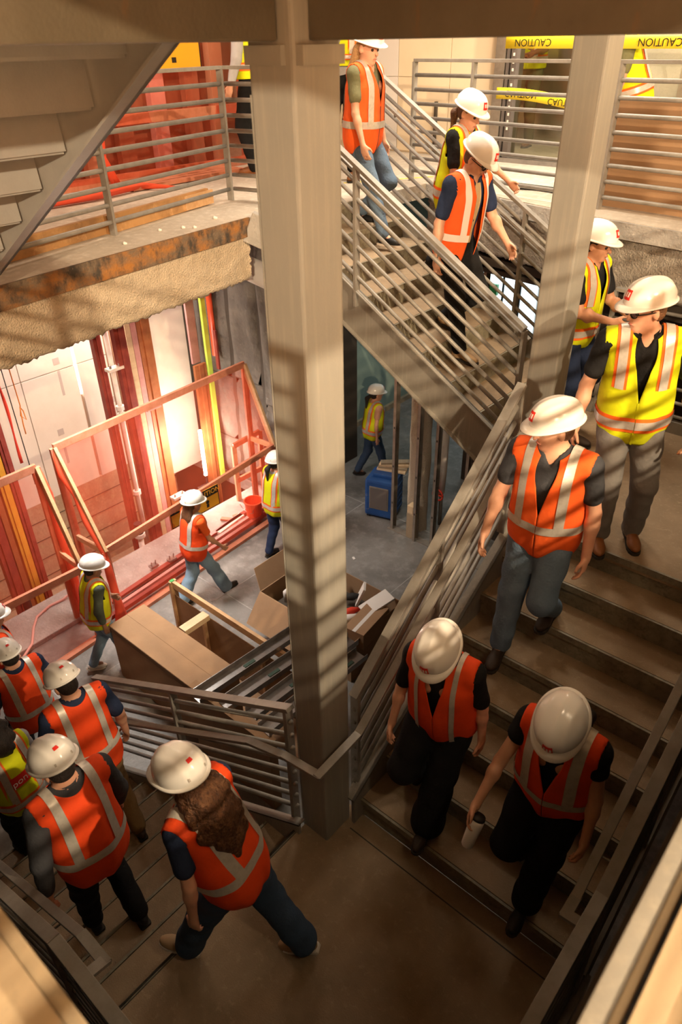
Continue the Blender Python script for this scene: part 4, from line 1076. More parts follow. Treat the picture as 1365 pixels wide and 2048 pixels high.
def raw_mesh(name, V, Q, m, parent):
    me = bpy.data.meshes.new(name)
    V = np.asarray(V, np.float32); Q = np.asarray(Q, np.int32)
    me.vertices.add(len(V)); me.vertices.foreach_set('co', V.ravel())
    me.loops.add(Q.size); me.loops.foreach_set('vertex_index', Q.ravel())
    me.polygons.add(len(Q)); me.polygons.foreach_set('loop_start', np.arange(0, Q.size, 4, dtype=np.int32))
    me.update(calc_edges=True); me.validate()
    me.polygons.foreach_set('use_smooth', [True] * len(me.polygons))
    me.materials.append(MATS[m] if isinstance(m, str) else m)
    o = bpy.data.objects.new(name, me); COL.objects.link(o); o.parent = parent
    return o


def cloth(name, c, rough=.85, bump=.25, scale=45, weave=0):
    if name in MATS: return name
    mat(name, c, rough, 0, [(4, tuple(x * .8 for x in c), .4, .75, I3)], bump, scale, .2)
    return name


mat('skin_light', (0.66, 0.36, 0.235), .5, 0, [(9, (0.60, 0.29, 0.19), .45, .75, I3)], .03, 60)
mat('skin_tan', (0.52, 0.265, 0.155), .5, 0, [(9, (0.45, 0.21, 0.12), .45, .75, I3)], .03, 60)
mat('skin_brown', (0.27, 0.13, 0.075), .5, 0, [(9, (0.22, 0.10, 0.055), .45, .75, I3)], .03, 60)
mat('helmet_white', (0.84, 0.82, 0.78), .22, 0, None, 0, 1, .5)
mat('helmet_line', (0.45, 0.41, 0.36), .4)
mat('logo_red', (0.72, 0.03, 0.02), .4)
mat('logo_white', (0.85, 0.78, 0.72), .5)
mat('eye_dark', (0.03, 0.02, 0.015), .3)
mat('lip', (0.50, 0.19, 0.14), .5)
mat('reflective', (0.62, 0.58, 0.52), .35, .25, [(30, (0.50, 0.47, 0.42), .45, .7, I3)], .05, 120)
mat('reflective_dark', (0.30, 0.28, 0.25), .45, .2)
for nm, c in (('vest_orange', (0.95, 0.135, 0.022)), ('vest_red', (0.86, 0.075, 0.012)), ('vest_lime', (0.68, 0.74, 0.008)), ('trim_orange', (0.95, 0.17, 0.02))):
    mat(nm, c, .75, 0, [(5, tuple(x * .86 for x in c), .4, .7, I3)], .18, 30, .25)
cloth('denim', (0.13, 0.195, 0.28), .9, .3, 60); cloth('denim_pale', (0.20, 0.30, 0.40), .9, .3, 60); cloth('denim_dark', (0.045, 0.075, 0.13), .9, .3, 60)
cloth('black_cloth', (0.012, 0.012, 0.013)); cloth('charcoal', (0.05, 0.052, 0.06)); cloth('navy', (0.02, 0.032, 0.075))
cloth('grey_cloth', (0.20, 0.19, 0.18)); cloth('khaki', (0.42, 0.33, 0.19)); cloth('olive', (0.17, 0.17, 0.09)); cloth('tan_shirt', (0.62, 0.47, 0.27)); cloth('pale_grey', (0.42, 0.42, 0.44)); cloth('work_tan', (0.20, 0.12, 0.05)); cloth('green_grey', (0.09, 0.11, 0.085))
mat('hair_black', (0.012, 0.009, 0.008), .6, 0, [(60, (0.03, 0.02, 0.015), .4, .7, (1, 1, .2))], .6, 120)
mat('hair_brown', (0.085, 0.035, 0.015), .55, 0, [(60, (0.16, 0.07, 0.025), .4, .7, (1, 1, .2))], .6, 120)
mat('hair_auburn', (0.085, 0.034, 0.014), .6, 0, [(30, (0.19, 0.085, 0.035), .45, .7, (1, 1, .35)), (60, (0.02, 0.008, 0.004), .5, .7, (1, 1, .4))], 1.0, 70)
mat('hair_blond', (0.42, 0.24, 0.10), .55, 0, [(60, (0.30, 0.16, 0.06), .4, .7, (1, 1, .2))], .6, 120)
mat('shoe_brown', (0.23, 0.085, 0.025), .5, 0, None, .1, 60); mat('shoe_dark', (0.03, 0.018, 0.012), .6); mat('shoe_white', (0.72, 0.68, 0.62), .6); mat('shoe_black', (0.012, 0.012, 0.012), .5)
mat('shoe_tan', (0.40, 0.27, 0.15), .7); mat('sole_pale', (0.70, 0.64, 0.56), .7); mat('sole_dark', (0.03, 0.025, 0.02), .8); mat('lens', (0.05, 0.035, 0.03), .1)


def rot(axis, deg):
    return np.array(Matrix.Rotation(math.radians(deg), 3, Vector(axis)))


def ik(a, b, l1, l2, pole):
    a = np.array(a, float); b = np.array(b, float); d = b - a; L = np.linalg.norm(d)
    Lm = (l1 + l2) * .999
    if L > Lm: b = a + d / L * Lm; d = b - a; L = Lm
    u = d / L; x = (l1 * l1 - l2 * l2 + L * L) / (2 * L); h = math.sqrt(max(l1 * l1 - x * x, 0))
    p = np.array(pole, float); p = p - u * (p @ u); p = nrmz(p)
    return a + u * x + p * h, b


def march(c, d, prims, off=0.0, tmax=.42, n=44):
    """outermost crossing of the union surface along rays c + t d"""
    c = np.asarray(c, float); d = np.asarray(d, float)
    t = np.linspace(.01, tmax, n)
    P = c[:, None, :] + d[:, None, :] * t[None, :, None]
    D = np.full(P.shape[:2], 1.0)
    for (f, l, h, k) in prims: D = smin(D, f(P), max(k, .05))
    D = D - off
    ins = D < 0
    first = np.where(ins.all(1), n - 1, np.argmax(~ins, 1)); first = np.clip(first, 1, n - 1)
    r = np.arange(len(c)); d0 = D[r, first - 1]; d1 = D[r, first]
    w = np.clip(d0 / (d0 - d1 + 1e-9), 0, 1)
    tt = t[first - 1] + (t[first] - t[first - 1]) * w
    return c + d * tt[:, None]


def person(label, loc, facing, H=1.72, female=False, skin='skin_light', lean=4, side=0, twist=0, head=(0, 0, 0), crouch=0.0, pel=(0, 0),
           feet=((-.10, .0, 0, 0), (.10, .0, 0, 0)), arms=((5, 8, 15), (5, 8, 15)), vest='vest_orange', vest_style='plain', vest_open=0.0, stripes=True, vlow=True,
           shirt='black_cloth', sleeve=.62, trousers='denim', leg=(.105, .078, .062), shoes=('shoe_dark', 'sole_dark'), hair=('short', 'hair_brown'), helmet=True,
           helmet_patch='front', glasses=False, collar=False, vox=.010, curl=(28, 32), tape_col='reflective', placket=None, hands_in=(0, 0), stripe_w=.05, patch_text=None, group=None, vneck=(.50, 34), vest_hem=-.27):
    """one figure: body skin as one continuous surface, clothes / helmet / hair as child parts.
    local axes: +Y forward, +X to the person's right; arms = (swing fwd, abduct, elbow) for left (-X) then right (+X)"""
    s = H / 1.75; sw = (.176 if female else .198) * s; hw = (.098 if female else .092) * s
    T = thing('person', label, 'person', loc, facing, group)
    X = np.array([1, 0, 0.]); Y = np.array([0, 1, 0.]); Zv = np.array([0, 0, 1.])
    zmin = min(f[2] for f in feet); zmean = .5 * (feet[0][2] + feet[1][2])
    pz = min(zmin + .935 * s, zmean + .915 * s) - crouch
    pc = np.array([pel[0], pel[1], pz + .02 * s])
    Rt = rot((0, 1, 0), side) @ rot((1, 0, 0), -lean)
    upv = Rt @ Zv
    Rp = np.eye(3); Rs = rot((0, 0, 1), twist)
    lat_p = Rp @ X; lat_s = nrmz(Rs @ X - upv * ((Rs @ X) @ upv))
    SL = .525 * s
    def sp(t): return pc + upv * (SL * t) + Y * (.012 * math.sin(t * math.pi))
    def fr(t):
        l = nrmz(lat_p * (1 - t) + lat_s * t); l = nrmz(l - upv * (l @ upv)); return np.stack([l, nrmz(np.cross(upv, l)), upv])
    neck = sp(1.0); sho = sp(.885); F_s = fr(1.0)
    hy, hp, hr = head
    Rh = rot((0, 0, 1), twist + hy) @ rot((0, 1, 0), hr) @ rot((1, 0, 0), -hp)
    hup = Rh @ Zv; hf = Rh @ Y; hx = Rh @ X
    FH = np.stack([hx, hf, hup])
    q = (s ** .6)
    hc = neck + nrmz(hup + upv) * .125 * q + hf * .018 * q
    hq = lambda x, y, z: hc + (hx * x + hf * y + hup * z) * q

    # -------- body primitives
    torso = [ell(pc + upv * .0, fr(0), np.array([.158 if female else .150, .105, .125]) * s, .05), ell(sp(.32), fr(.3), np.array([.132 if female else .142, .098, .15]) * s, .06),
             ell(sp(.64), fr(.65), np.array([.150 if female else .162, .112 if not female else .108, .17]) * s, .06)]
    shl = sho - F_s[0] * sw; shr = sho + F_s[0] * sw
    torso_sh = [cone(shl + F_s[0] * .03, shr - F_s[0] * .03, .058 * s, .058 * s, .05), cone(neck - upv * .015, shl, .05 * s, .04 * s, .05), cone(neck - upv * .015, shr, .05 * s, .04 * s, .05)]
    if female: torso += [ell(sp(.68) + F_s[1] * .075 * s - F_s[0] * .065 * s, F_s, np.array([.06, .055, .06]) * s, .04), ell(sp(.68) + F_s[1] * .075 * s + F_s[0] * .065 * s, F_s, np.array([.06, .055, .06]) * s, .04)]
    B = list(torso) + list(torso_sh)
    B += [cone(neck - upv * .03, hq(0, -.02, -.05), .056 * s if not female else .048 * s, .05 * q, .03)]
    B += [ell(hq(0, -.012, .03), FH, np.array([.075, .094, .096]) * q, .02), ell(hq(0, .024, -.035), FH, np.array([.060, .070, .080]) * q, .03),
          ell(hq(0, .060, -.092), FH, np.array([.030, .030, .022]) * q, .025), cone(hq(0, .090, .004), hq(0, .112, -.028), .008 * q, .013 * q, .012),
          cone(hq(-.032, .078, .022), hq(.032, .078, .022), .012 * q, .012 * q, .015), cone(hq(-.018, .090, -.062), hq(.018, .090, -.062), .008 * q, .008 * q, .008),
          ell(hq(-.077, -.008, -.012), FH, np.array([.010, .020, .032]) * q, .008), ell(hq(.077, -.008, -.012), FH, np.array([.010, .020, .032]) * q, .008)]
    subs = [ell(hq(-.030, .098, .002), FH, np.array([.016, .012, .010]) * q, .010), ell(hq(.030, .098, .002), FH, np.array([.016, .012, .010]) * q, .010)]
    # -------- arms and hands
    sl_prims = []; hand_info = []
    for i, sd in enumerate((-1, 1)):
        a, ab, el = arms[i][:3]; inn = arms[i][3] if len(arms[i]) > 3 else 0
        sh = shl if i == 0 else shr
        Rarm = Rs
        ar, abr = math.radians(a), math.radians(ab)
        du = Rarm @ np.array([sd * math.sin(abr), math.sin(ar) * math.cos(abr), -math.cos(ar) * math.cos(abr)])
        a2 = math.radians(a + el)
        df = nrmz(Rarm @ np.array([sd * math.sin(abr) * .4 - sd * math.sin(math.radians(inn)), math.sin(a2), -math.cos(a2)]))
        elb = sh + du * .295 * s; wr = elb + df * .255 * s
        B += [cone(sh, elb, .050 * s if not female else .043 * s, .040 * s if not female else .034 * s, .035), cone(elb, wr, .041 * s if not female else .034 * s, .027 * s if not female else .023 * s, .015), ell(elb + df * .07 * s, np.eye(3), np.array([.043, .043, .06]) * s * (.82 if female else 1), .02)]
        # hand frame: d along the hand, n palm normal toward the body, w thumb side
        d = nrmz(df * 1.0 + Rarm @ np.array([0, .08, -.12]))
        n = Rarm @ np.array([-sd, 0, 0.]); n = nrmz(n - d * (n @ d)); w = np.cross(d, n) * 1.0
        if (w @ (Rarm @ Y)) < 0: w = -w
        hs = s * (.92 if female else 1.0)
        pcn = wr + d * .045 * hs
        B += [cone(wr, wr + d * .02 * hs, .024 * hs, .024 * hs, .012), ell(pcn, np.stack([w, d, n]), np.array([.041, .052, .0165]) * hs, .012)]
        c1, c2 = math.radians(curl[0]), math.radians(curl[1])
        for fi, (off, ln) in enumerate(((.029, .070), (.010, .078), (-.010, .073), (-.028, .058))):
            p0 = wr + (d * .082 + w * off) * hs - n * .002
            spread = w * (off * .7)
            d1 = nrmz(d * math.cos(c1 * (.8 + .12 * fi)) + n * math.sin(c1 * (.8 + .12 * fi)) + spread)
            d2 = nrmz(d1 * math.cos(c2) + n * math.sin(c2)); d3 = nrmz(d2 * math.cos(c2 * .7) + n * math.sin(c2 * .7))
            p1 = p0 + d1 * ln * .48 * hs; p2 = p1 + d2 * ln * .30 * hs; p3 = p2 + d3 * ln * .22 * hs
            B += [cone(p0 - d * .02 * hs, p1, .0100 * hs, .0092 * hs, .004), cone(p1, p2, .0092 * hs, .0085 * hs, .004), cone(p2, p3, .0085 * hs, .0075 * hs, .004)]
        t0 = wr + (d * .022 + w * .026 + n * .004) * hs; td = nrmz(d * .72 + w * .62 + n * .35); t1 = t0 + td * .045 * hs; td2 = nrmz(d * .92 + w * .22 + n * .35); t2 = t1 + td2 * .034 * hs
        B += [cone(t0, t1, .0145 * hs, .0112 * hs, .010), cone(t1, t2, .011 * hs, .009 * hs, .004)]
        hand_info.append((wr, d, n, w, hs))
        if sleeve > 0:
            up = min(sleeve, 1.0)
            r0, r1 = (.050 * s, .040 * s) if not female else (.043 * s, .034 * s)
            sl_prims.append(cone(sh, sh + du * .295 * s * up, r0 + .015, r0 + (r1 - r0) * up + .018, .03))
            if sleeve > 1: sl_prims.append(cone(elb, elb + df * .255 * s * (sleeve - 1) * .96, .041 * s + .014, .027 * s + .017, .02))
    # -------- legs
    tr_prims = [ell(pc - Zv * .0, fr(0), np.array([.158 if female else .150, .105, .125]) * s + .014, .05)]
    shoe_list = []
    for i, sd in enumerate((-1, 1)):
        fx, fy, fz, fyaw = feet[i][:4]; fp = feet[i][4] if len(feet[i]) > 4 else 0
        ank = np.array([fx, fy, fz + .085 * s + .09 * s * math.sin(math.radians(max(fp, 0)))])
        hip = pc + np.array([sd * hw, 0, -.02 * s])
        yd = rot((0, 0, 1), fyaw) @ Y
        knee, ank = ik(hip, ank, .435 * s, .425 * s, yd + np.array([sd * .08, 0, 0.15]))
        B += [cone(hip, knee, .080 * s, .055 * s, .04), cone(knee, ank, .052 * s, .036 * s, .02), cone(ank, ank + yd * .10 * s - Zv * .05 * s, .036 * s, .026 * s, .02)]
        hem = ank + (knee - ank) * .03
        tr_prims += [cone(hip, knee, leg[0] * s, leg[1] * s, .04), cone(knee, hem, leg[1] * s, leg[2] * s, .03)]
        shoe_list.append((ank, yd, fp, fz))
    V, Qd = field(B, subs, vox)
    raw_mesh('body', V, Qd, skin, T)
    # -------- trousers
    gv = max(vox * 1.35, .013)
    V, Qd = field(tr_prims, (), gv, .0035, seed=loc[0])
    raw_mesh('trousers', V, Qd, trousers, T)
    # -------- shirt
    inf = .013
    sh_prims = [ell(pc + upv * .03, fr(0), np.array([.152 if female else .146, .104, .09]) * s + inf, .05), ell(sp(.32), fr(.3), np.array([.132 if female else .142, .098, .15]) * s + inf, .06),
                ell(sp(.64), fr(.65), np.array([.150 if female else .162, .112, .17]) * s + inf, .06), cone(shl + F_s[0] * .03, shr - F_s[0] * .03, .058 * s + inf, .058 * s + inf, .05),
                cone(neck - upv * .03, shl, .05 * s + inf, .04 * s + inf, .05), cone(neck - upv * .03, shr, .05 * s + inf, .04 * s + inf, .05)] + sl_prims
    nk = [cone(neck - upv * .01 + F_s[1] * .015, neck + upv * .25, .064 * s, .07 * s, .006), cone(neck - upv * .05 + F_s[1] * .10, neck + upv * .06 + F_s[1] * .03, .018 * s, .05 * s, .01)]
    V, Qd = field(sh_prims, nk, gv, .002, seed=loc[1])
    so = raw_mesh('shirt', V, Qd, shirt, T)
    if collar:
        def colr(u, v):
            a = math.radians(-150 + 300 * u) + math.pi / 2 + math.pi
            r = (.064 + .014 * v) * s
            p = neck + F_s[0] * (r * math.cos(a)) + F_s[1] * (r * math.sin(a) * 1.05 + .012) + upv * (.032 - .045 * v - .02 * (1 - abs(2 * u - 1)) * 0 - .03 * abs(2 * u - 1) ** 3)
            return p
        grid_mesh('collar', colr, 24, 3, shirt, so, thick=.006)
    if placket:
        pr = [ell(sp(t), fr(t), np.array([.001, .001, .001]), .01) for t in (.5,)]
        c = np.array([sp(t) for t in np.linspace(-.05, .92, 20)]); d = np.tile(F_s[1], (20, 1))
        m0 = march(c - F_s[0] * .035, d, sh_prims[:4], .004); m1 = march(c + F_s[0] * .035, d, sh_prims[:4], .004)
        grid_mesh('shirt_front', lambda u, v: m0[int(round(v * 19))] * (1 - u) + m1[int(round(v * 19))] * u, 1, 19, placket, so)
    # -------- shoes
    for (ank, yd, fp, fz) in shoe_list:
        xd = np.cross(yd, Zv)
        Rf = rot(tuple(xd), -fp); yy = Rf @ yd; zz = Rf @ Zv
        g = ank - Zv * .0 - zz * .085 * s
        fl = s * (.92 if female else 1.0)
        up_p = [ell(g + yy * .125 * fl + zz * .038, np.stack([xd, yy, zz]), np.array([.044, .085, .034]) * fl, .02), ell(g - yy * .015 * fl + zz * .045, np.stack([xd, yy, zz]), np.array([.036, .062, .045]) * fl, .03),
                cone(g + zz * .05, g + zz * .105 * fl, .040 * fl, .043 * fl, .02), cone(g + yy * .02 + zz * .06, g + yy * .12 * fl + zz * .04, .036 * fl, .034 * fl, .02)]
        V, Qd = field(up_p, [ell(g - zz * .192, np.stack([xd, yy, zz]), np.array([.4, .5, .2]), .004)], max(vox * .9, .009))
        sob = raw_mesh('shoe', V, Qd, shoes[0], T)
        prof = [(-.072, .028), (-.062, .036), (-.03, .036), (.03, .034), (.09, .042), (.14, .045), (.18, .038), (.205, .022), (.21, .006)]
        pts = [(y, x) for y, x in prof] + [(y, -x) for y, x in prof[::-1]]
        lo_ = [g + yy * (y * fl) + xd * (x * fl) for y, x in pts]; hi_ = [p + zz * .020 for p in lo_]; n_ = len(pts)
        mb = MB().add(lo_ + hi_, [tuple(range(n_ - 1, -1, -1)), tuple(range(n_, 2 * n_))] + [(k, (k + 1) % n_, n_ + (k + 1) % n_, n_ + k) for k in range(n_)])
        mb.build('sole', shoes[1], sob)
    # -------- vest
    if vest:
        ex = .014
        vp = [ell(pc + upv * .0, fr(0), np.array([.198, .148, .22]) * s + ex, .06), ell(sp(.30), fr(.3), np.array([.194, .146, .20]) * s + ex, .06), ell(sp(.64), fr(.65), np.array([.192, .134 if not female else .140, .185]) * s + ex, .06),
              cone(sho - F_s[0] * sw * .98, sho + F_s[0] * sw * .98, .068 * s, .068 * s, .05), cone(neck - upv * .02, shl * .9 + neck * .1, .058 * s, .056 * s, .05), cone(neck - upv * .02, shr * .9 + neck * .1, .058 * s, .056 * s, .05)]
        NT, NU = 56, 112
        hem_t = vest_hem

        def cd(t, th):
            """ray start and direction for height parameter t (0 hem .. 1 collar) and angle th from the front"""
            F = fr(np.clip(t, 0, 1)); dirh = F[1] * math.cos(th) + F[0] * math.sin(th)
            if t < .66: return sp(hem_t + (t / .66) * (.66 - hem_t)), dirh
            top = 58 + 6 * (math.sin(th) ** 2)
            e = math.radians((t - .66) / .34 * top)
            return sp(.66), nrmz(dirh * math.cos(e) + upv * math.sin(e))

        def wopen(t):
            tv, ang = vneck
            w = math.radians(vest_open) * (1 - .3 * t)
            if t > tv: w = max(w, math.radians(ang) * (t - tv) / (1 - tv))
            return max(w, math.radians(.6))
        C = []; Dd = []
        for j in range(NT + 1):
            t = j / NT; w = wopen(t)
            for i in range(NU + 1):
                c, d = cd(t, w + (2 * math.pi - 2 * w) * i / NU); C.append(c); Dd.append(d)
        pts = march(C, Dd, vp)
        # folds toward the hem
        j_ = np.repeat(np.arange(NT + 1), NU + 1) / NT; i_ = np.tile(np.arange(NU + 1), NT + 1) / NU
        pts = pts + np.array(Dd) * ((.007 * np.sin(i_ * 31 + loc[0] * 7) + .002 * np.sin(i_ * 69 + j_ * 6)) * np.clip(.7 - j_, 0, 1) * 1.6)[:, None]
        # armholes: flatten the sides beyond the shoulder seam and leave them open
        tt_ = j_; lim = np.where(tt_ < .66, .5, (sw + .012 * s)) 
        Fm = fr(.8); ctr = sp(.66)
        lc = (pts - ctr) @ Fm[0]; up_ = (pts - ctr) @ upv
        hi_z = SL * (.885 - .66) - .165 * s
        arm = (np.abs(lc) > (sw + .020 * s)) & (up_ > hi_z)
        lc2 = np.where(arm, np.sign(lc) * (sw + .020 * s), lc)
        pts = pts + Fm[0] * (lc2 - lc)[:, None]
        fq = [(j * (NU + 1) + i, j * (NU + 1) + i + 1, (j + 1) * (NU + 1) + i + 1, (j + 1) * (NU + 1) + i) for j in range(NT) for i in range(NU)]
        fq = [f for f in fq if not all(arm[k] for k in f)]
        vo = raw_mesh('vest', pts, fq, vest, T)
        md = vo.modifiers.new('solid', 'SOLIDIFY'); md.thickness = .004; md.offset = -1

        def strip_h(nm, t0, t1, off, m, a0=None):
            C = []; Dd = []; n = 96
            for t in np.linspace(t0, t1, 4):
                w = wopen(t) if a0 is None else a0
                for i in range(n + 1):
                    c, d = cd(t, w + (2 * math.pi - 2 * w) * i / n); C.append(c); Dd.append(d)
            P = march(C, Dd, vp, off)
            i_ = np.tile(np.arange(n + 1), 4) / n; j_ = np.repeat(np.linspace(t0, t1, 4), n + 1)
            P = P + np.array(Dd) * ((.007 * np.sin(i_ * 31 + loc[0] * 7) + .002 * np.sin(i_ * 69 + j_ * 6)) * np.clip(.7 - j_, 0, 1) * 1.6)[:, None]
            raw_mesh(nm, P, [(j * (n + 1) + i, j * (n + 1) + i + 1, (j + 1) * (n + 1) + i + 1, (j + 1) * (n + 1) + i) for j in range(3) for i in range(n)], m, vo)

        def strip_v(nm, lat, wd, off, m, tf=.3, tb=.3):
            """band running from the front, over the shoulder and down the back at a fixed distance from the spine"""
            C = []; Dd = []; rows = 0
            F0 = fr(.66)
            for t in np.linspace(tf, .62, 14): rows += 1; [(C.append(sp(hem_t + (t / .66) * (.66 - hem_t)) + fr(np.clip(t, 0, 1))[0] * (lat + e)), Dd.append(fr(np.clip(t, 0, 1))[1])) for e in (-wd / 2, 0, wd / 2)]
            for ps in np.linspace(0, math.pi, 26)[1:-1]: rows += 1; [(C.append(sp(.66) + F0[0] * (lat + e)), Dd.append(F0[1] * math.cos(ps) + upv * math.sin(ps))) for e in (-wd / 2, 0, wd / 2)]
            for t in np.linspace(.62, tb, 14): rows += 1; [(C.append(sp(hem_t + (t / .66) * (.66 - hem_t)) + fr(np.clip(t, 0, 1))[0] * (lat + e)), Dd.append(-fr(np.clip(t, 0, 1))[1])) for e in (-wd / 2, 0, wd / 2)]
            P = march(C, Dd, vp, off)
            raw_mesh(nm, P, [(j * 3 + i, j * 3 + i + 1, (j + 1) * 3 + i + 1, (j + 1) * 3 + i) for j in range(rows - 1) for i in range(2)], m, vo)
        if stripes:
            lat = .118 * s
            if vest_style == 'plain':
                strip_h('reflective_band', .27, .345, .009, tape_col)
                for sg_ in (-1, 1): strip_v('reflective_strap', sg_ * lat, stripe_w, .0095, tape_col, .30 if vlow else .45, .30)
            elif vest_style == 'thin':
                for sg_ in (-1, 1): strip_v('reflective_strap', sg_ * lat * .92, .026, .0095, tape_col, .0, .1)
            else:
                strip_h('contrast_band', .13, .265, .008, 'trim_orange'); strip_h('reflective_band', .16, .235, .0125, tape_col)
                for sg_ in (-1, 1):
                    strip_v('contrast_strap', sg_ * lat, .078, .008, 'trim_orange', .50 if not vlow else .24, .24); strip_v('reflective_strap', sg_ * lat, .048, .0125, tape_col, .50 if not vlow else .24, .24)
        # front closure
        if vest_open < 3:
            C = []; Dd = []
            for t in np.linspace(0, vneck[0], 16):
                for e in (-.006, .006): c, d = cd(t, 0); C.append(c + fr(.5)[0] * e); Dd.append(d)
            P = march(C, Dd, vp, .005)
            raw_mesh('zipper', P, [(j * 2, j * 2 + 1, j * 2 + 3, j * 2 + 2) for j in range(15)], 'sign_black' if vest != 'vest_lime' else 'vest_lime', vo)
        if patch_text:
            C = []; Dd = []
            for t in np.linspace(.44, .60, 5):
                for e in np.linspace(-.13, .13, 9): C.append(sp(hem_t + (t / .66) * (.66 - hem_t)) + fr(.5)[0] * e * s); Dd.append(-fr(.5)[1])
            P = march(C, Dd, vp, .009)
            raw_mesh('back_patch', P, [(j * 9 + i, j * 9 + i + 1, (j + 1) * 9 + i + 1, (j + 1) * 9 + i) for j in range(4) for i in range(8)], 'logo_red', vo)
            ctr = P[2 * 9 + 4] - fr(.5)[1] * .006
            text_part('lettering', patch_text, .085, 'logo_white', vo, frame_mtx(ctr, tuple(-fr(.5)[0] * -1), tuple(upv)))
    # -------- face details
    for ex_ in (-.030, .030): MB().add(*uv_ball(hq(ex_, .080, .002), .0125 * q)).build('eye', 'eye_dark', T, smooth=True)
    MB().tube([hq(-.022, .0925, -.063), hq(-.010, .0985, -.061), hq(.010, .0985, -.061), hq(.022, .0925, -.063)], [.003, .0055, .0055, .003], 6).build('mouth', 'lip', T, smooth=True)
    # -------- hair
    hk, hm = hair
    if hk != 'none':
        hp_ = [ell(hq(0, -.020, .032), FH, np.array([.080, .096, .098]) * q, .02), ell(hq(0, -.045, -.025), FH, np.array([.068, .058, .055]) * q, .02)]
        hsub = [ell(hq(0, .12, -.05), FH, np.array([.13, .10, .11]) * q, .01)]
        rr = random.Random(int(abs(loc[0] * 91 + loc[1] * 37)))
        if hk == 'long':
            for i in range(9):
                x0 = -.062 + .0155 * i
                a = hq(x0, -.075 - .02 * (1 - abs(x0) / .07), -.02); b = hq(x0 * 1.25, -.095, -.13) - upv * .03; c = b - upv * (.16 + rr.uniform(-.03, .05)) - F_s[1] * .035
                hp_ += [cone(a, b, .026, .028, .02), cone(b, c, .028, .012, .02)]
        elif hk == 'pony':
            a = hq(0, -.105, -.01); b = a - hf * .05 - upv * .05; c = b - upv * .16
            hp_ += [cone(a, b, .022, .035, .02), cone(b, c, .035, .012, .02)]
        elif hk == 'curly' or hk == 'afro':
            if hk == 'curly':
                core = [(hq(0, -.055, .0), .085), (hq(0, -.095, -.09), .115), (hq(0, -.115, -.09) - upv * .12, .125), (hq(0, -.11, -.09) - upv * .25, .115), (hq(0, -.10, -.09) - upv * .36, .075)]
            else:
                core = [(hq(0, -.03, .05), .105), (hq(0, -.05, -.03), .11), (hq(0, -.06, -.10), .10)]
            for (c0, r0), (c1, r1) in zip(core[:-1], core[1:]): hp_.append(cone(c0, c1, r0 * .8, r1 * .8, .03))
            for i in range(230 if hk == 'curly' else 120):
                c0, r0 = core[rr.randrange(len(core))]; c1, r1 = core[rr.randrange(len(core))]
                t = rr.uniform(0, .5); c = c0 * (1 - t) + c1 * t; r_ = r0 * (1 - t) + r1 * t
                dv = nrmz([rr.gauss(0, 1.25), rr.gauss(0, 1), rr.gauss(0, 1)])
                p = c + (FH[0] * dv[0] * 1.15 + FH[1] * dv[1] * .8 + FH[2] * dv[2]) * r_ * rr.uniform(.70, .88)
                hp_.append(ell(p, FH, np.array([.026, .024, .034]) * rr.uniform(.7, 1.2), .010))
            hsub = [ell(hq(0, .15, -.06), FH, np.array([.085, .12, .16]) * q, .01)]
        V, Qd = field(hp_, hsub, max(vox * .95, .009), .002 if hk in ('curly', 'afro') else 0, 1)
        raw_mesh('hair', V, Qd, hm, T)
    # -------- glasses
    if glasses:
        gl = MB()
        for sd in (-1, 1):
            gl.tube([hq(sd * .034 + .026 * math.cos(a), .106 - .008 * abs(math.cos(a)) * (1 if sd * math.cos(a) > 0 else 0), .002 + .018 * math.sin(a)) for a in np.linspace(0, 2 * math.pi, 17)], .0028, 6)
            gl.tube([hq(sd * .060, .098, .006), hq(sd * .078, .06, .008), hq(sd * .082, -.01, .006)], .0032, 6)
        gl.tube([hq(-.008, .112, .006), hq(.008, .112, .006)], .0028, 6)
        go = gl.build('glasses', 'sign_black', T, smooth=True)
        for sd in (-1, 1):
            n_ = 12; ring = [hq(sd * .034 + .025 * math.cos(a), .104, .002 + .017 * math.sin(a)) for a in np.linspace(0, 2 * math.pi, n_, endpoint=False)]
            MB().add(ring, [tuple(range(n_))]).build('glasses_lens', 'lens', go)
    # -------- helmet
    if helmet:
        hc2 = hq(0, -.010, .052); A_, B_, C_ = .118 * q, .145 * q, .122 * q

        def dome(u, v, off=0.0):
            th = u * 2 * math.pi; ph = v * math.pi / 2
            x = math.sin(th) * math.cos(ph) ** .82; y = math.cos(th) * math.cos(ph) ** .82; z = math.sin(ph) ** .92
            xr = x * A_; ridge = .007 * math.exp(-(xr / .022) ** 2) * (1 - abs(y) * .3) * min(1, z * 3) + .0035 * math.exp(-((abs(xr) - .055) / .012) ** 2) * min(1, z * 3)
            k = 1 + (ridge + off) / .12
            return hc2 + (hx * xr + hf * (y * B_)) * k + hup * (z * C_ * k)
        sh_o = grid_mesh('helmet', dome, 48, 16, 'helmet_white', T, closed_u=True)

        def brim(u, v):
            th = u * 2 * math.pi; x = math.sin(th); y = math.cos(th)
            ext = (.010 + .040 * max(0, y) ** 2.2 + .004 * max(0, -y)) * q
            k = [0, .5, 1, 1, .5, 0][int(round(v * 5))]; dz = [.002, .001, -.004, -.010, -.008, -.008][int(round(v * 5))]
            drop = -.010 * max(0, y) ** 2 * k
            return hc2 + hx * (x * (A_ + ext * k)) + hf * (y * (B_ + ext * k)) + hup * (dz + drop)
        grid_mesh('helmet_brim', brim, 48, 5, 'helmet_white', sh_o, closed_u=True)

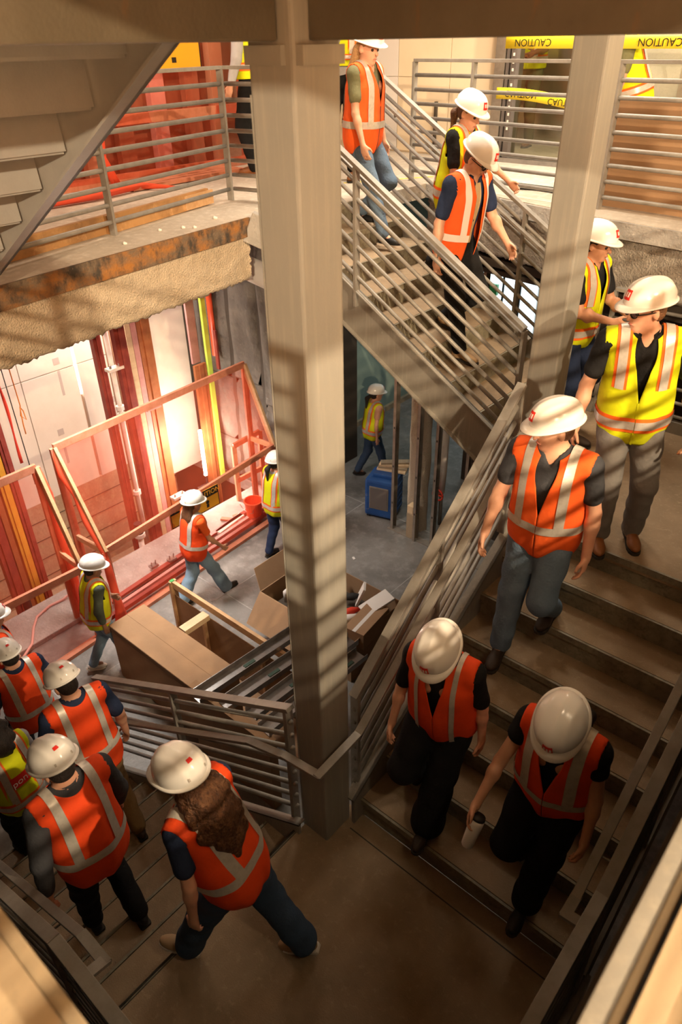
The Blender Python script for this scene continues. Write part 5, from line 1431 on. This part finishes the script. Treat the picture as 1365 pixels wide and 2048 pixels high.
        def patch(u0, u1, v0, v1, m, nm, off):
            P = [dome(((u0 + (u1 - u0) * i / 5) % 1.0), v0 + (v1 - v0) * j / 4, off) for j in range(5) for i in range(6)]
            raw_mesh(nm, P, [(j * 6 + i, j * 6 + i + 1, (j + 1) * 6 + i + 1, (j + 1) * 6 + i) for j in range(4) for i in range(5)], m, sh_o)
        if helmet_patch in ('front', 'both'):
            patch(-.036, .036, .16, .44, 'logo_red', 'logo', .0035)
            for k in range(3): patch(-.028 + .020 * k, -.016 + .020 * k, .24, .37, 'logo_white', 'logo_letter', .005)
        if helmet_patch in ('back', 'both'):
            patch(.475, .525, .50, .60, 'logo_red', 'logo', .0035)
        for k in (-1, 1):
            patch(.5 + k * .07 - .006, .5 + k * .07 + .006, .12, .20, 'helmet_line', 'helmet_vent', .004)
    return T, hand_info


def uv_ball(c, r, n=10, m=6):
    vs = []; fs = []
    for j in range(1, m):
        for i in range(n):
            a = 2 * math.pi * i / n; b = math.pi * j / m
            vs.append((c[0] + r * math.sin(b) * math.cos(a), c[1] + r * math.sin(b) * math.sin(a), c[2] + r * math.cos(b)))
    vs += [(c[0], c[1], c[2] + r), (c[0], c[1], c[2] - r)]
    t = len(vs) - 2
    for j in range(m - 2):
        for i in range(n): fs.append((j * n + i, (j + 1) * n + i, (j + 1) * n + (i + 1) % n, j * n + (i + 1) % n))
    for i in range(n): fs.append((t, i, (i + 1) % n)); fs.append((t + 1, (m - 2) * n + (i + 1) % n, (m - 2) * n + i))
    return vs, fs


R = math.radians
PX, NX, NY, PY = R(-90), R(90), R(180), R(0)     # facings: local +Y toward world +x, -x, -y, +y
PEOPLE = {}

# ---- on the upper flight
PEOPLE['p1'] = person('person in orange vest and olive tee stepping off the upper floor', (-4.50, 5.48, 2.655), PX + R(8), H=1.72, female=True, lean=3, head=(-14, 12, 0),
    feet=((-.08, -.08, .177, 0), (.08, .30, 0, 0)), arms=((2, 6, 12), (8, 10, 12)), vest='vest_orange', shirt='olive', sleeve=.6, trousers='denim', leg=(.10, .07, .055), shoes=('shoe_black', 'sole_pale'), hair=('long', 'hair_blond'), vox=.011)
PEOPLE['p2'] = person('person with brown ponytail and striped lime vest partly hidden on the upper flight', (-3.64, 5.66, 2.301), PX + R(5), H=1.62, female=True, lean=8, head=(-10, 22, 0),
    feet=((-.08, -.22, .177, 0), (.08, .12, 0, 0)), arms=((36, 12, 18), (10, 10, 20)), vest='vest_lime', vest_style='ansi', shirt='black_cloth', sleeve=.7, trousers='black_cloth', shoes=('shoe_black', 'sole_dark'), hair=('pony', 'hair_brown'), vox=.011)
PEOPLE['p3'] = person('person in open orange vest over tan and navy shirt walking down the upper flight', (-3.30, 5.22, 1.947), PX + R(-6), H=1.74, lean=10, head=(8, 34, 0),
    feet=((-.09, -.12, .177, 0, 12), (.09, .20, 0, 0)), arms=((15, 12, 25), (-12, 10, 14)), vest='vest_orange', vest_open=24, shirt='navy', sleeve=.7, placket='tan_shirt', trousers='black_cloth', shoes=('shoe_tan', 'sole_dark'), hair=('short', 'hair_brown'), glasses=True, collar=True, vox=.010, tape_col='logo_white')
# ---- on the right landing
PEOPLE['p4'] = person('person in lime vest and dark jeans behind the right column, facing right', (-2.26, 5.42, 1.416), PX + R(-6), H=1.72, skin='skin_tan', lean=5, head=(8, 8, 0),
    feet=((-.10, -.16, .177, 0), (.10, .18, 0, 0)), arms=((20, 8, 50, 12), (22, 8, 62, 18)), vest='vest_lime', vest_style='ansi', vlow=False, shirt='black_cloth', sleeve=.65, trousers='navy', shoes=('shoe_dark', 'sole_dark'), hair=('short', 'hair_black'), vox=.010)
PEOPLE['p5'] = person('person in lime vest, glasses and grey trousers standing on the right landing', (-1.27, 4.15, 1.416), NY + R(26), H=1.76, lean=3, side=3, head=(-62, 8, 0), twist=0,
    feet=((-.17, -.05, 0, 6), (.05, .05, 0, 2)), arms=((-3, 22, 38, 6), (3, 15, 16)), vest='vest_lime', vest_style='ansi', vlow=False, shirt='black_cloth', sleeve=.62, trousers='grey_cloth', leg=(.108, .08, .07), shoes=('shoe_brown', 'sole_dark'), hair=('short', 'hair_brown'), glasses=True, collar=True, vox=.0085, vneck=(.40, 34))
# ---- on the right flight
PEOPLE['p6'] = person('person in orange vest and blue jeans coming down the right flight, head turned aside', (-1.40, 3.42, .885), NY + R(8), H=1.78, lean=3, head=(-48, 10, 0),
    feet=((-.10, -.16, .177, -4), (.11, .17, 0, 4)), arms=((-4, 12, 22), (8, 14, 16)), vest='vest_orange', shirt='charcoal', sleeve=.6, trousers='denim', leg=(.108, .082, .068), shoes=('shoe_dark', 'sole_dark'), hair=('short', 'hair_brown'), vox=.0085, vneck=(.42, 34))
PEOPLE['p7'] = person('person in orange vest with thin straps and wide black trousers low on the right flight', (-1.41, 2.46, .177), NY + R(12), H=1.66, female=True, lean=9, head=(-6, 44, 0), skin='skin_light',
    feet=((-.02, .20, 0, 0), (.14, -.12, .177, 0, 20)), arms=((-8, 12, 8), (6, 12, 10)), vest='vest_red', vest_style='thin', shirt='black_cloth', sleeve=.75, trousers='black_cloth', leg=(.11, .095, .11), shoes=('shoe_dark', 'sole_dark'), hair=('short', 'hair_black'), vox=.0085, vneck=(.40, 30))
p8, p8h = person('person in orange vest and black trousers carrying a white tumbler down the right flight', (-.70, 2.42, .177), NY + R(4), H=1.68, female=True, lean=9, head=(0, 46, 0), skin='skin_tan',
    feet=((-.03, .19, 0, 0), (.10, -.12, .177, 0, 20)), arms=((6, 10, 14), (26, 14, 20)), vest='vest_red', shirt='black_cloth', sleeve=.35, trousers='black_cloth', leg=(.11, .09, .085), shoes=('shoe_black', 'sole_dark'), hair=('long', 'hair_black'), vox=.0085, vneck=(.40, 34), curl=(40, 48))
wr, d, n, w, hs = p8h[1]
mw = Matrix.Translation(p8.location) @ Matrix.Rotation(p8.rotation_euler.z, 4, 'Z')
cpt = mw @ Vector(wr + d * .075 * hs + n * .045 * hs); ax = (mw.to_3x3() @ Vector(nrmz(w * .35 - d * .9))).normalized()
tb = thing('tumbler', 'white insulated tumbler held by the person at the lower right', 'tumbler', tuple(cpt - ax * .15))
MB().tube([ax * 0, ax * .01, ax * .14, ax * .17], [.024, .030, .036, .036], 18).build('cup', 'paper_white', tb, smooth=True)
MB().tube([ax * .17, ax * .185], [.037, .034], 18).build('lid', 'sign_black', tb, smooth=True)
# ---- near landing
PEOPLE['p9'] = person('person with long curly brown hair striding across the near landing', (-1.74, 1.13, 0), NX + R(27), H=1.68, female=True, lean=17, head=(-8, 14, 0), twist=-12,
    feet=((-.08, .33, 0, 0), (.08, -.30, .0, 0, 22)), arms=((-14, 12, 14), (20, 14, 30)), vest='vest_red', shirt='navy', sleeve=.6, trousers='denim_dark', leg=(.105, .085, .085), shoes=('shoe_tan', 'sole_pale'), hair=('curly', 'hair_auburn'), vox=.0085, helmet_patch='back')
# ---- lower left flight
PEOPLE['p10'] = person('person in orange vest over dark grey shirt seen from behind at the bottom left', (-2.68, .82, -.531), NX + R(-4), H=1.76, lean=6, head=(6, 20, 0), twist=6,
    feet=((-.10, .16, 0, 0), (.10, -.12, .177, 0)), arms=((-12, 16, 12), (4, 14, 18)), vest='vest_red', shirt='charcoal', sleeve=1.85, trousers='black_cloth', shoes=('shoe_black', 'sole_dark'), hair=('short', 'hair_black'), collar=True, vox=.0085, helmet_patch='back')
PEOPLE['p11'] = person('person in orange vest and dark short sleeves further down the lower flight', (-3.70, 1.36, -1.062), NX + R(-10), H=1.72, lean=12, head=(10, 28, 0), twist=4,
    feet=((-.10, .0, 0, 0), (.10, -.30, .177, 0)), arms=((6, 16, 20), (-8, 16, 18)), vest='vest_red', shirt='navy', sleeve=.8, trousers='work_tan', shoes=('shoe_dark', 'sole_dark'), hair=('short', 'hair_black'), vox=.010, helmet_patch='back')
PEOPLE['p12'] = person('person in orange vest at the foot of the lower flight by the left edge', (-5.16, 1.49, ZF), NX + R(0), H=1.72, lean=8, head=(4, 14, 0),
    feet=((-.11, .10, 0, 0), (.10, -.1, 0, 0)), arms=((4, 14, 20), (6, 18, 24)), vest='vest_red', shirt='navy', sleeve=.8, trousers='charcoal', shoes=('shoe_dark', 'sole_dark'), hair=('short', 'hair_black'), glasses=True, vox=.011, helmet_patch='back')
PEOPLE['p13'] = person('person with black curly hair and lettered lime vest at the left edge', (-4.34, .96, -1.593), NX + R(8), H=1.66, female=True, skin='skin_brown', lean=4, head=(0, 10, 0),
    feet=((-.09, .14, 0, 0), (.09, .02, 0, 0)), arms=((4, 12, 16), (4, 14, 20)), vest='vest_lime', vest_style='ansi', shirt='pale_grey', sleeve=1.7, trousers='black_cloth', shoes=('shoe_black', 'sole_dark'), hair=('afro', 'hair_black'), helmet=False, vox=.010, patch_text='pono')
# ---- lower floor
PEOPLE['p14'] = person('person in lime vest and jeans walking past the fence on the lower floor', (-5.97, 2.68, ZF), PY + R(-12), H=1.58, female=True, skin='skin_brown', lean=6, head=(0, 14, 0),
    feet=((-.08, -.16, 0, 0, 20), (.08, .16, 0, 0)), arms=((12, 8, 30), (-14, 8, 20)), vest='vest_lime', vest_style='ansi', shirt='green_grey', sleeve=1.6, trousers='denim_pale', leg=(.10, .07, .06), shoes=('shoe_white', 'sole_pale'), hair=('short', 'hair_black'), vox=.011)
PEOPLE['p15'] = person('person with long brown hair and orange vest walking beside the caution sign', (-6.09, 4.15, ZF), PY + R(-8), H=1.62, female=True, skin='skin_tan', lean=6, head=(0, 6, 0),
    feet=((-.08, -.22, 0, 0, 22), (.08, .34, .0, 0, -8)), arms=((-10, 10, 12), (16, 8, 24)), vest='vest_red', shirt='vest_orange', sleeve=.6, trousers='denim_pale', leg=(.105, .085, .095), shoes=('shoe_dark', 'sole_dark'), hair=('long', 'hair_brown'), vox=.011)
PEOPLE['p16'] = person('person in lime vest half hidden behind the central column', (-6.02, 5.50, ZF), PY + R(-4), H=1.62, female=True, lean=4, head=(0, 6, 0),
    feet=((-.08, -.12, 0, 0), (.08, .14, 0, 0)), arms=((8, 8, 20), (-8, 10, 16)), vest='vest_lime', vest_style='ansi', shirt='pale_grey', sleeve=.6, trousers='navy', shoes=('shoe_dark', 'sole_dark'), hair=('pony', 'hair_black'), vox=.012)
PEOPLE['p17'] = person('person in lime vest walking by the green wall in the far background', (-6.40, 8.05, ZF), PY + R(-30), H=1.60, female=True, lean=5, head=(0, 4, 0),
    feet=((-.08, -.22, 0, 0, 18), (.08, .20, 0, 0)), arms=((14, 8, 16), (-12, 12, 14)), vest='vest_lime', vest_style='ansi', shirt='skin_light', sleeve=.5, trousers='denim_dark', shoes=('shoe_dark', 'sole_dark'), hair=('pony', 'hair_black'), vox=.013)
PEOPLE['p22'] = person('person with dark hair at the far left edge behind the first orange vest', (-6.0, 1.62, ZF), PY + R(-10), H=1.60, skin='skin_tan', lean=4, head=(0, 6, 0),
    feet=((-.09, -.1, 0, 0), (.09, .1, 0, 0)), vest='vest_red', shirt='navy', sleeve=.7, trousers='navy', hair=('short', 'hair_black'), vox=.013)
# ---- upper floor background
PEOPLE['p18'] = person('person in lime vest and black trousers at the upper left beside the netted screen', (-6.56, 6.14, ZU), NX + R(20), H=1.80, lean=2, head=(0, 6, 0), vest_hem=-.02,
    feet=((-.10, 0, 0, 0), (.10, 0.05, 0, 0)), vest='vest_lime', vest_style='ansi', shirt='pale_grey', sleeve=1.85, trousers='black_cloth', shoes=('shoe_brown', 'sole_dark'), hair=('short', 'hair_brown'), vox=.013)
PEOPLE['p19'] = person('person in olive trousers and lime vest standing behind the glass door', (-5.42, 10.1, ZU), NY + R(10), H=1.80, skin='skin_brown', lean=2, vest_hem=-.05,
    feet=((-.10, 0, 0, 0), (.12, 0.05, 0, 0)), arms=((20, 6, 60, 20), (20, 6, 60, 20)), vest='vest_lime', vest_style='ansi', shirt='olive', sleeve=.7, trousers='olive', shoes=('shoe_brown', 'sole_dark'), hair=('short', 'hair_black'), vox=.013)
PEOPLE['p20'] = person('person in orange-striped lime vest stooping behind the far right railing', (-3.10, 7.62, ZU), NX + R(30), H=1.74, lean=18, crouch=.14, vest_hem=-.1, head=(0, 10, 0), pel=(0, -.12),
    feet=((-.12, -.15, 0, 0, 25), (.12, 0.12, 0, 0)), vest='vest_lime', vest_style='ansi', shirt='olive', sleeve=.7, trousers='khaki', shoes=('shoe_brown', 'sole_dark'), hair=('short', 'hair_brown'), vox=.013)
PEOPLE['p21'] = person('person in lime vest and black trousers behind the first stair walker', (-5.56, 6.46, ZU), NY + R(30), H=1.80, lean=2, vest_hem=.2,
    feet=((-.10, 0, 0, 0), (.12, 0.05, 0, 0)), vest='vest_lime', vest_style='ansi', shirt='pale_grey', sleeve=1.85, trousers='black_cloth', shoes=('shoe_brown', 'sole_dark'), hair=('short', 'hair_brown'), vox=.013)
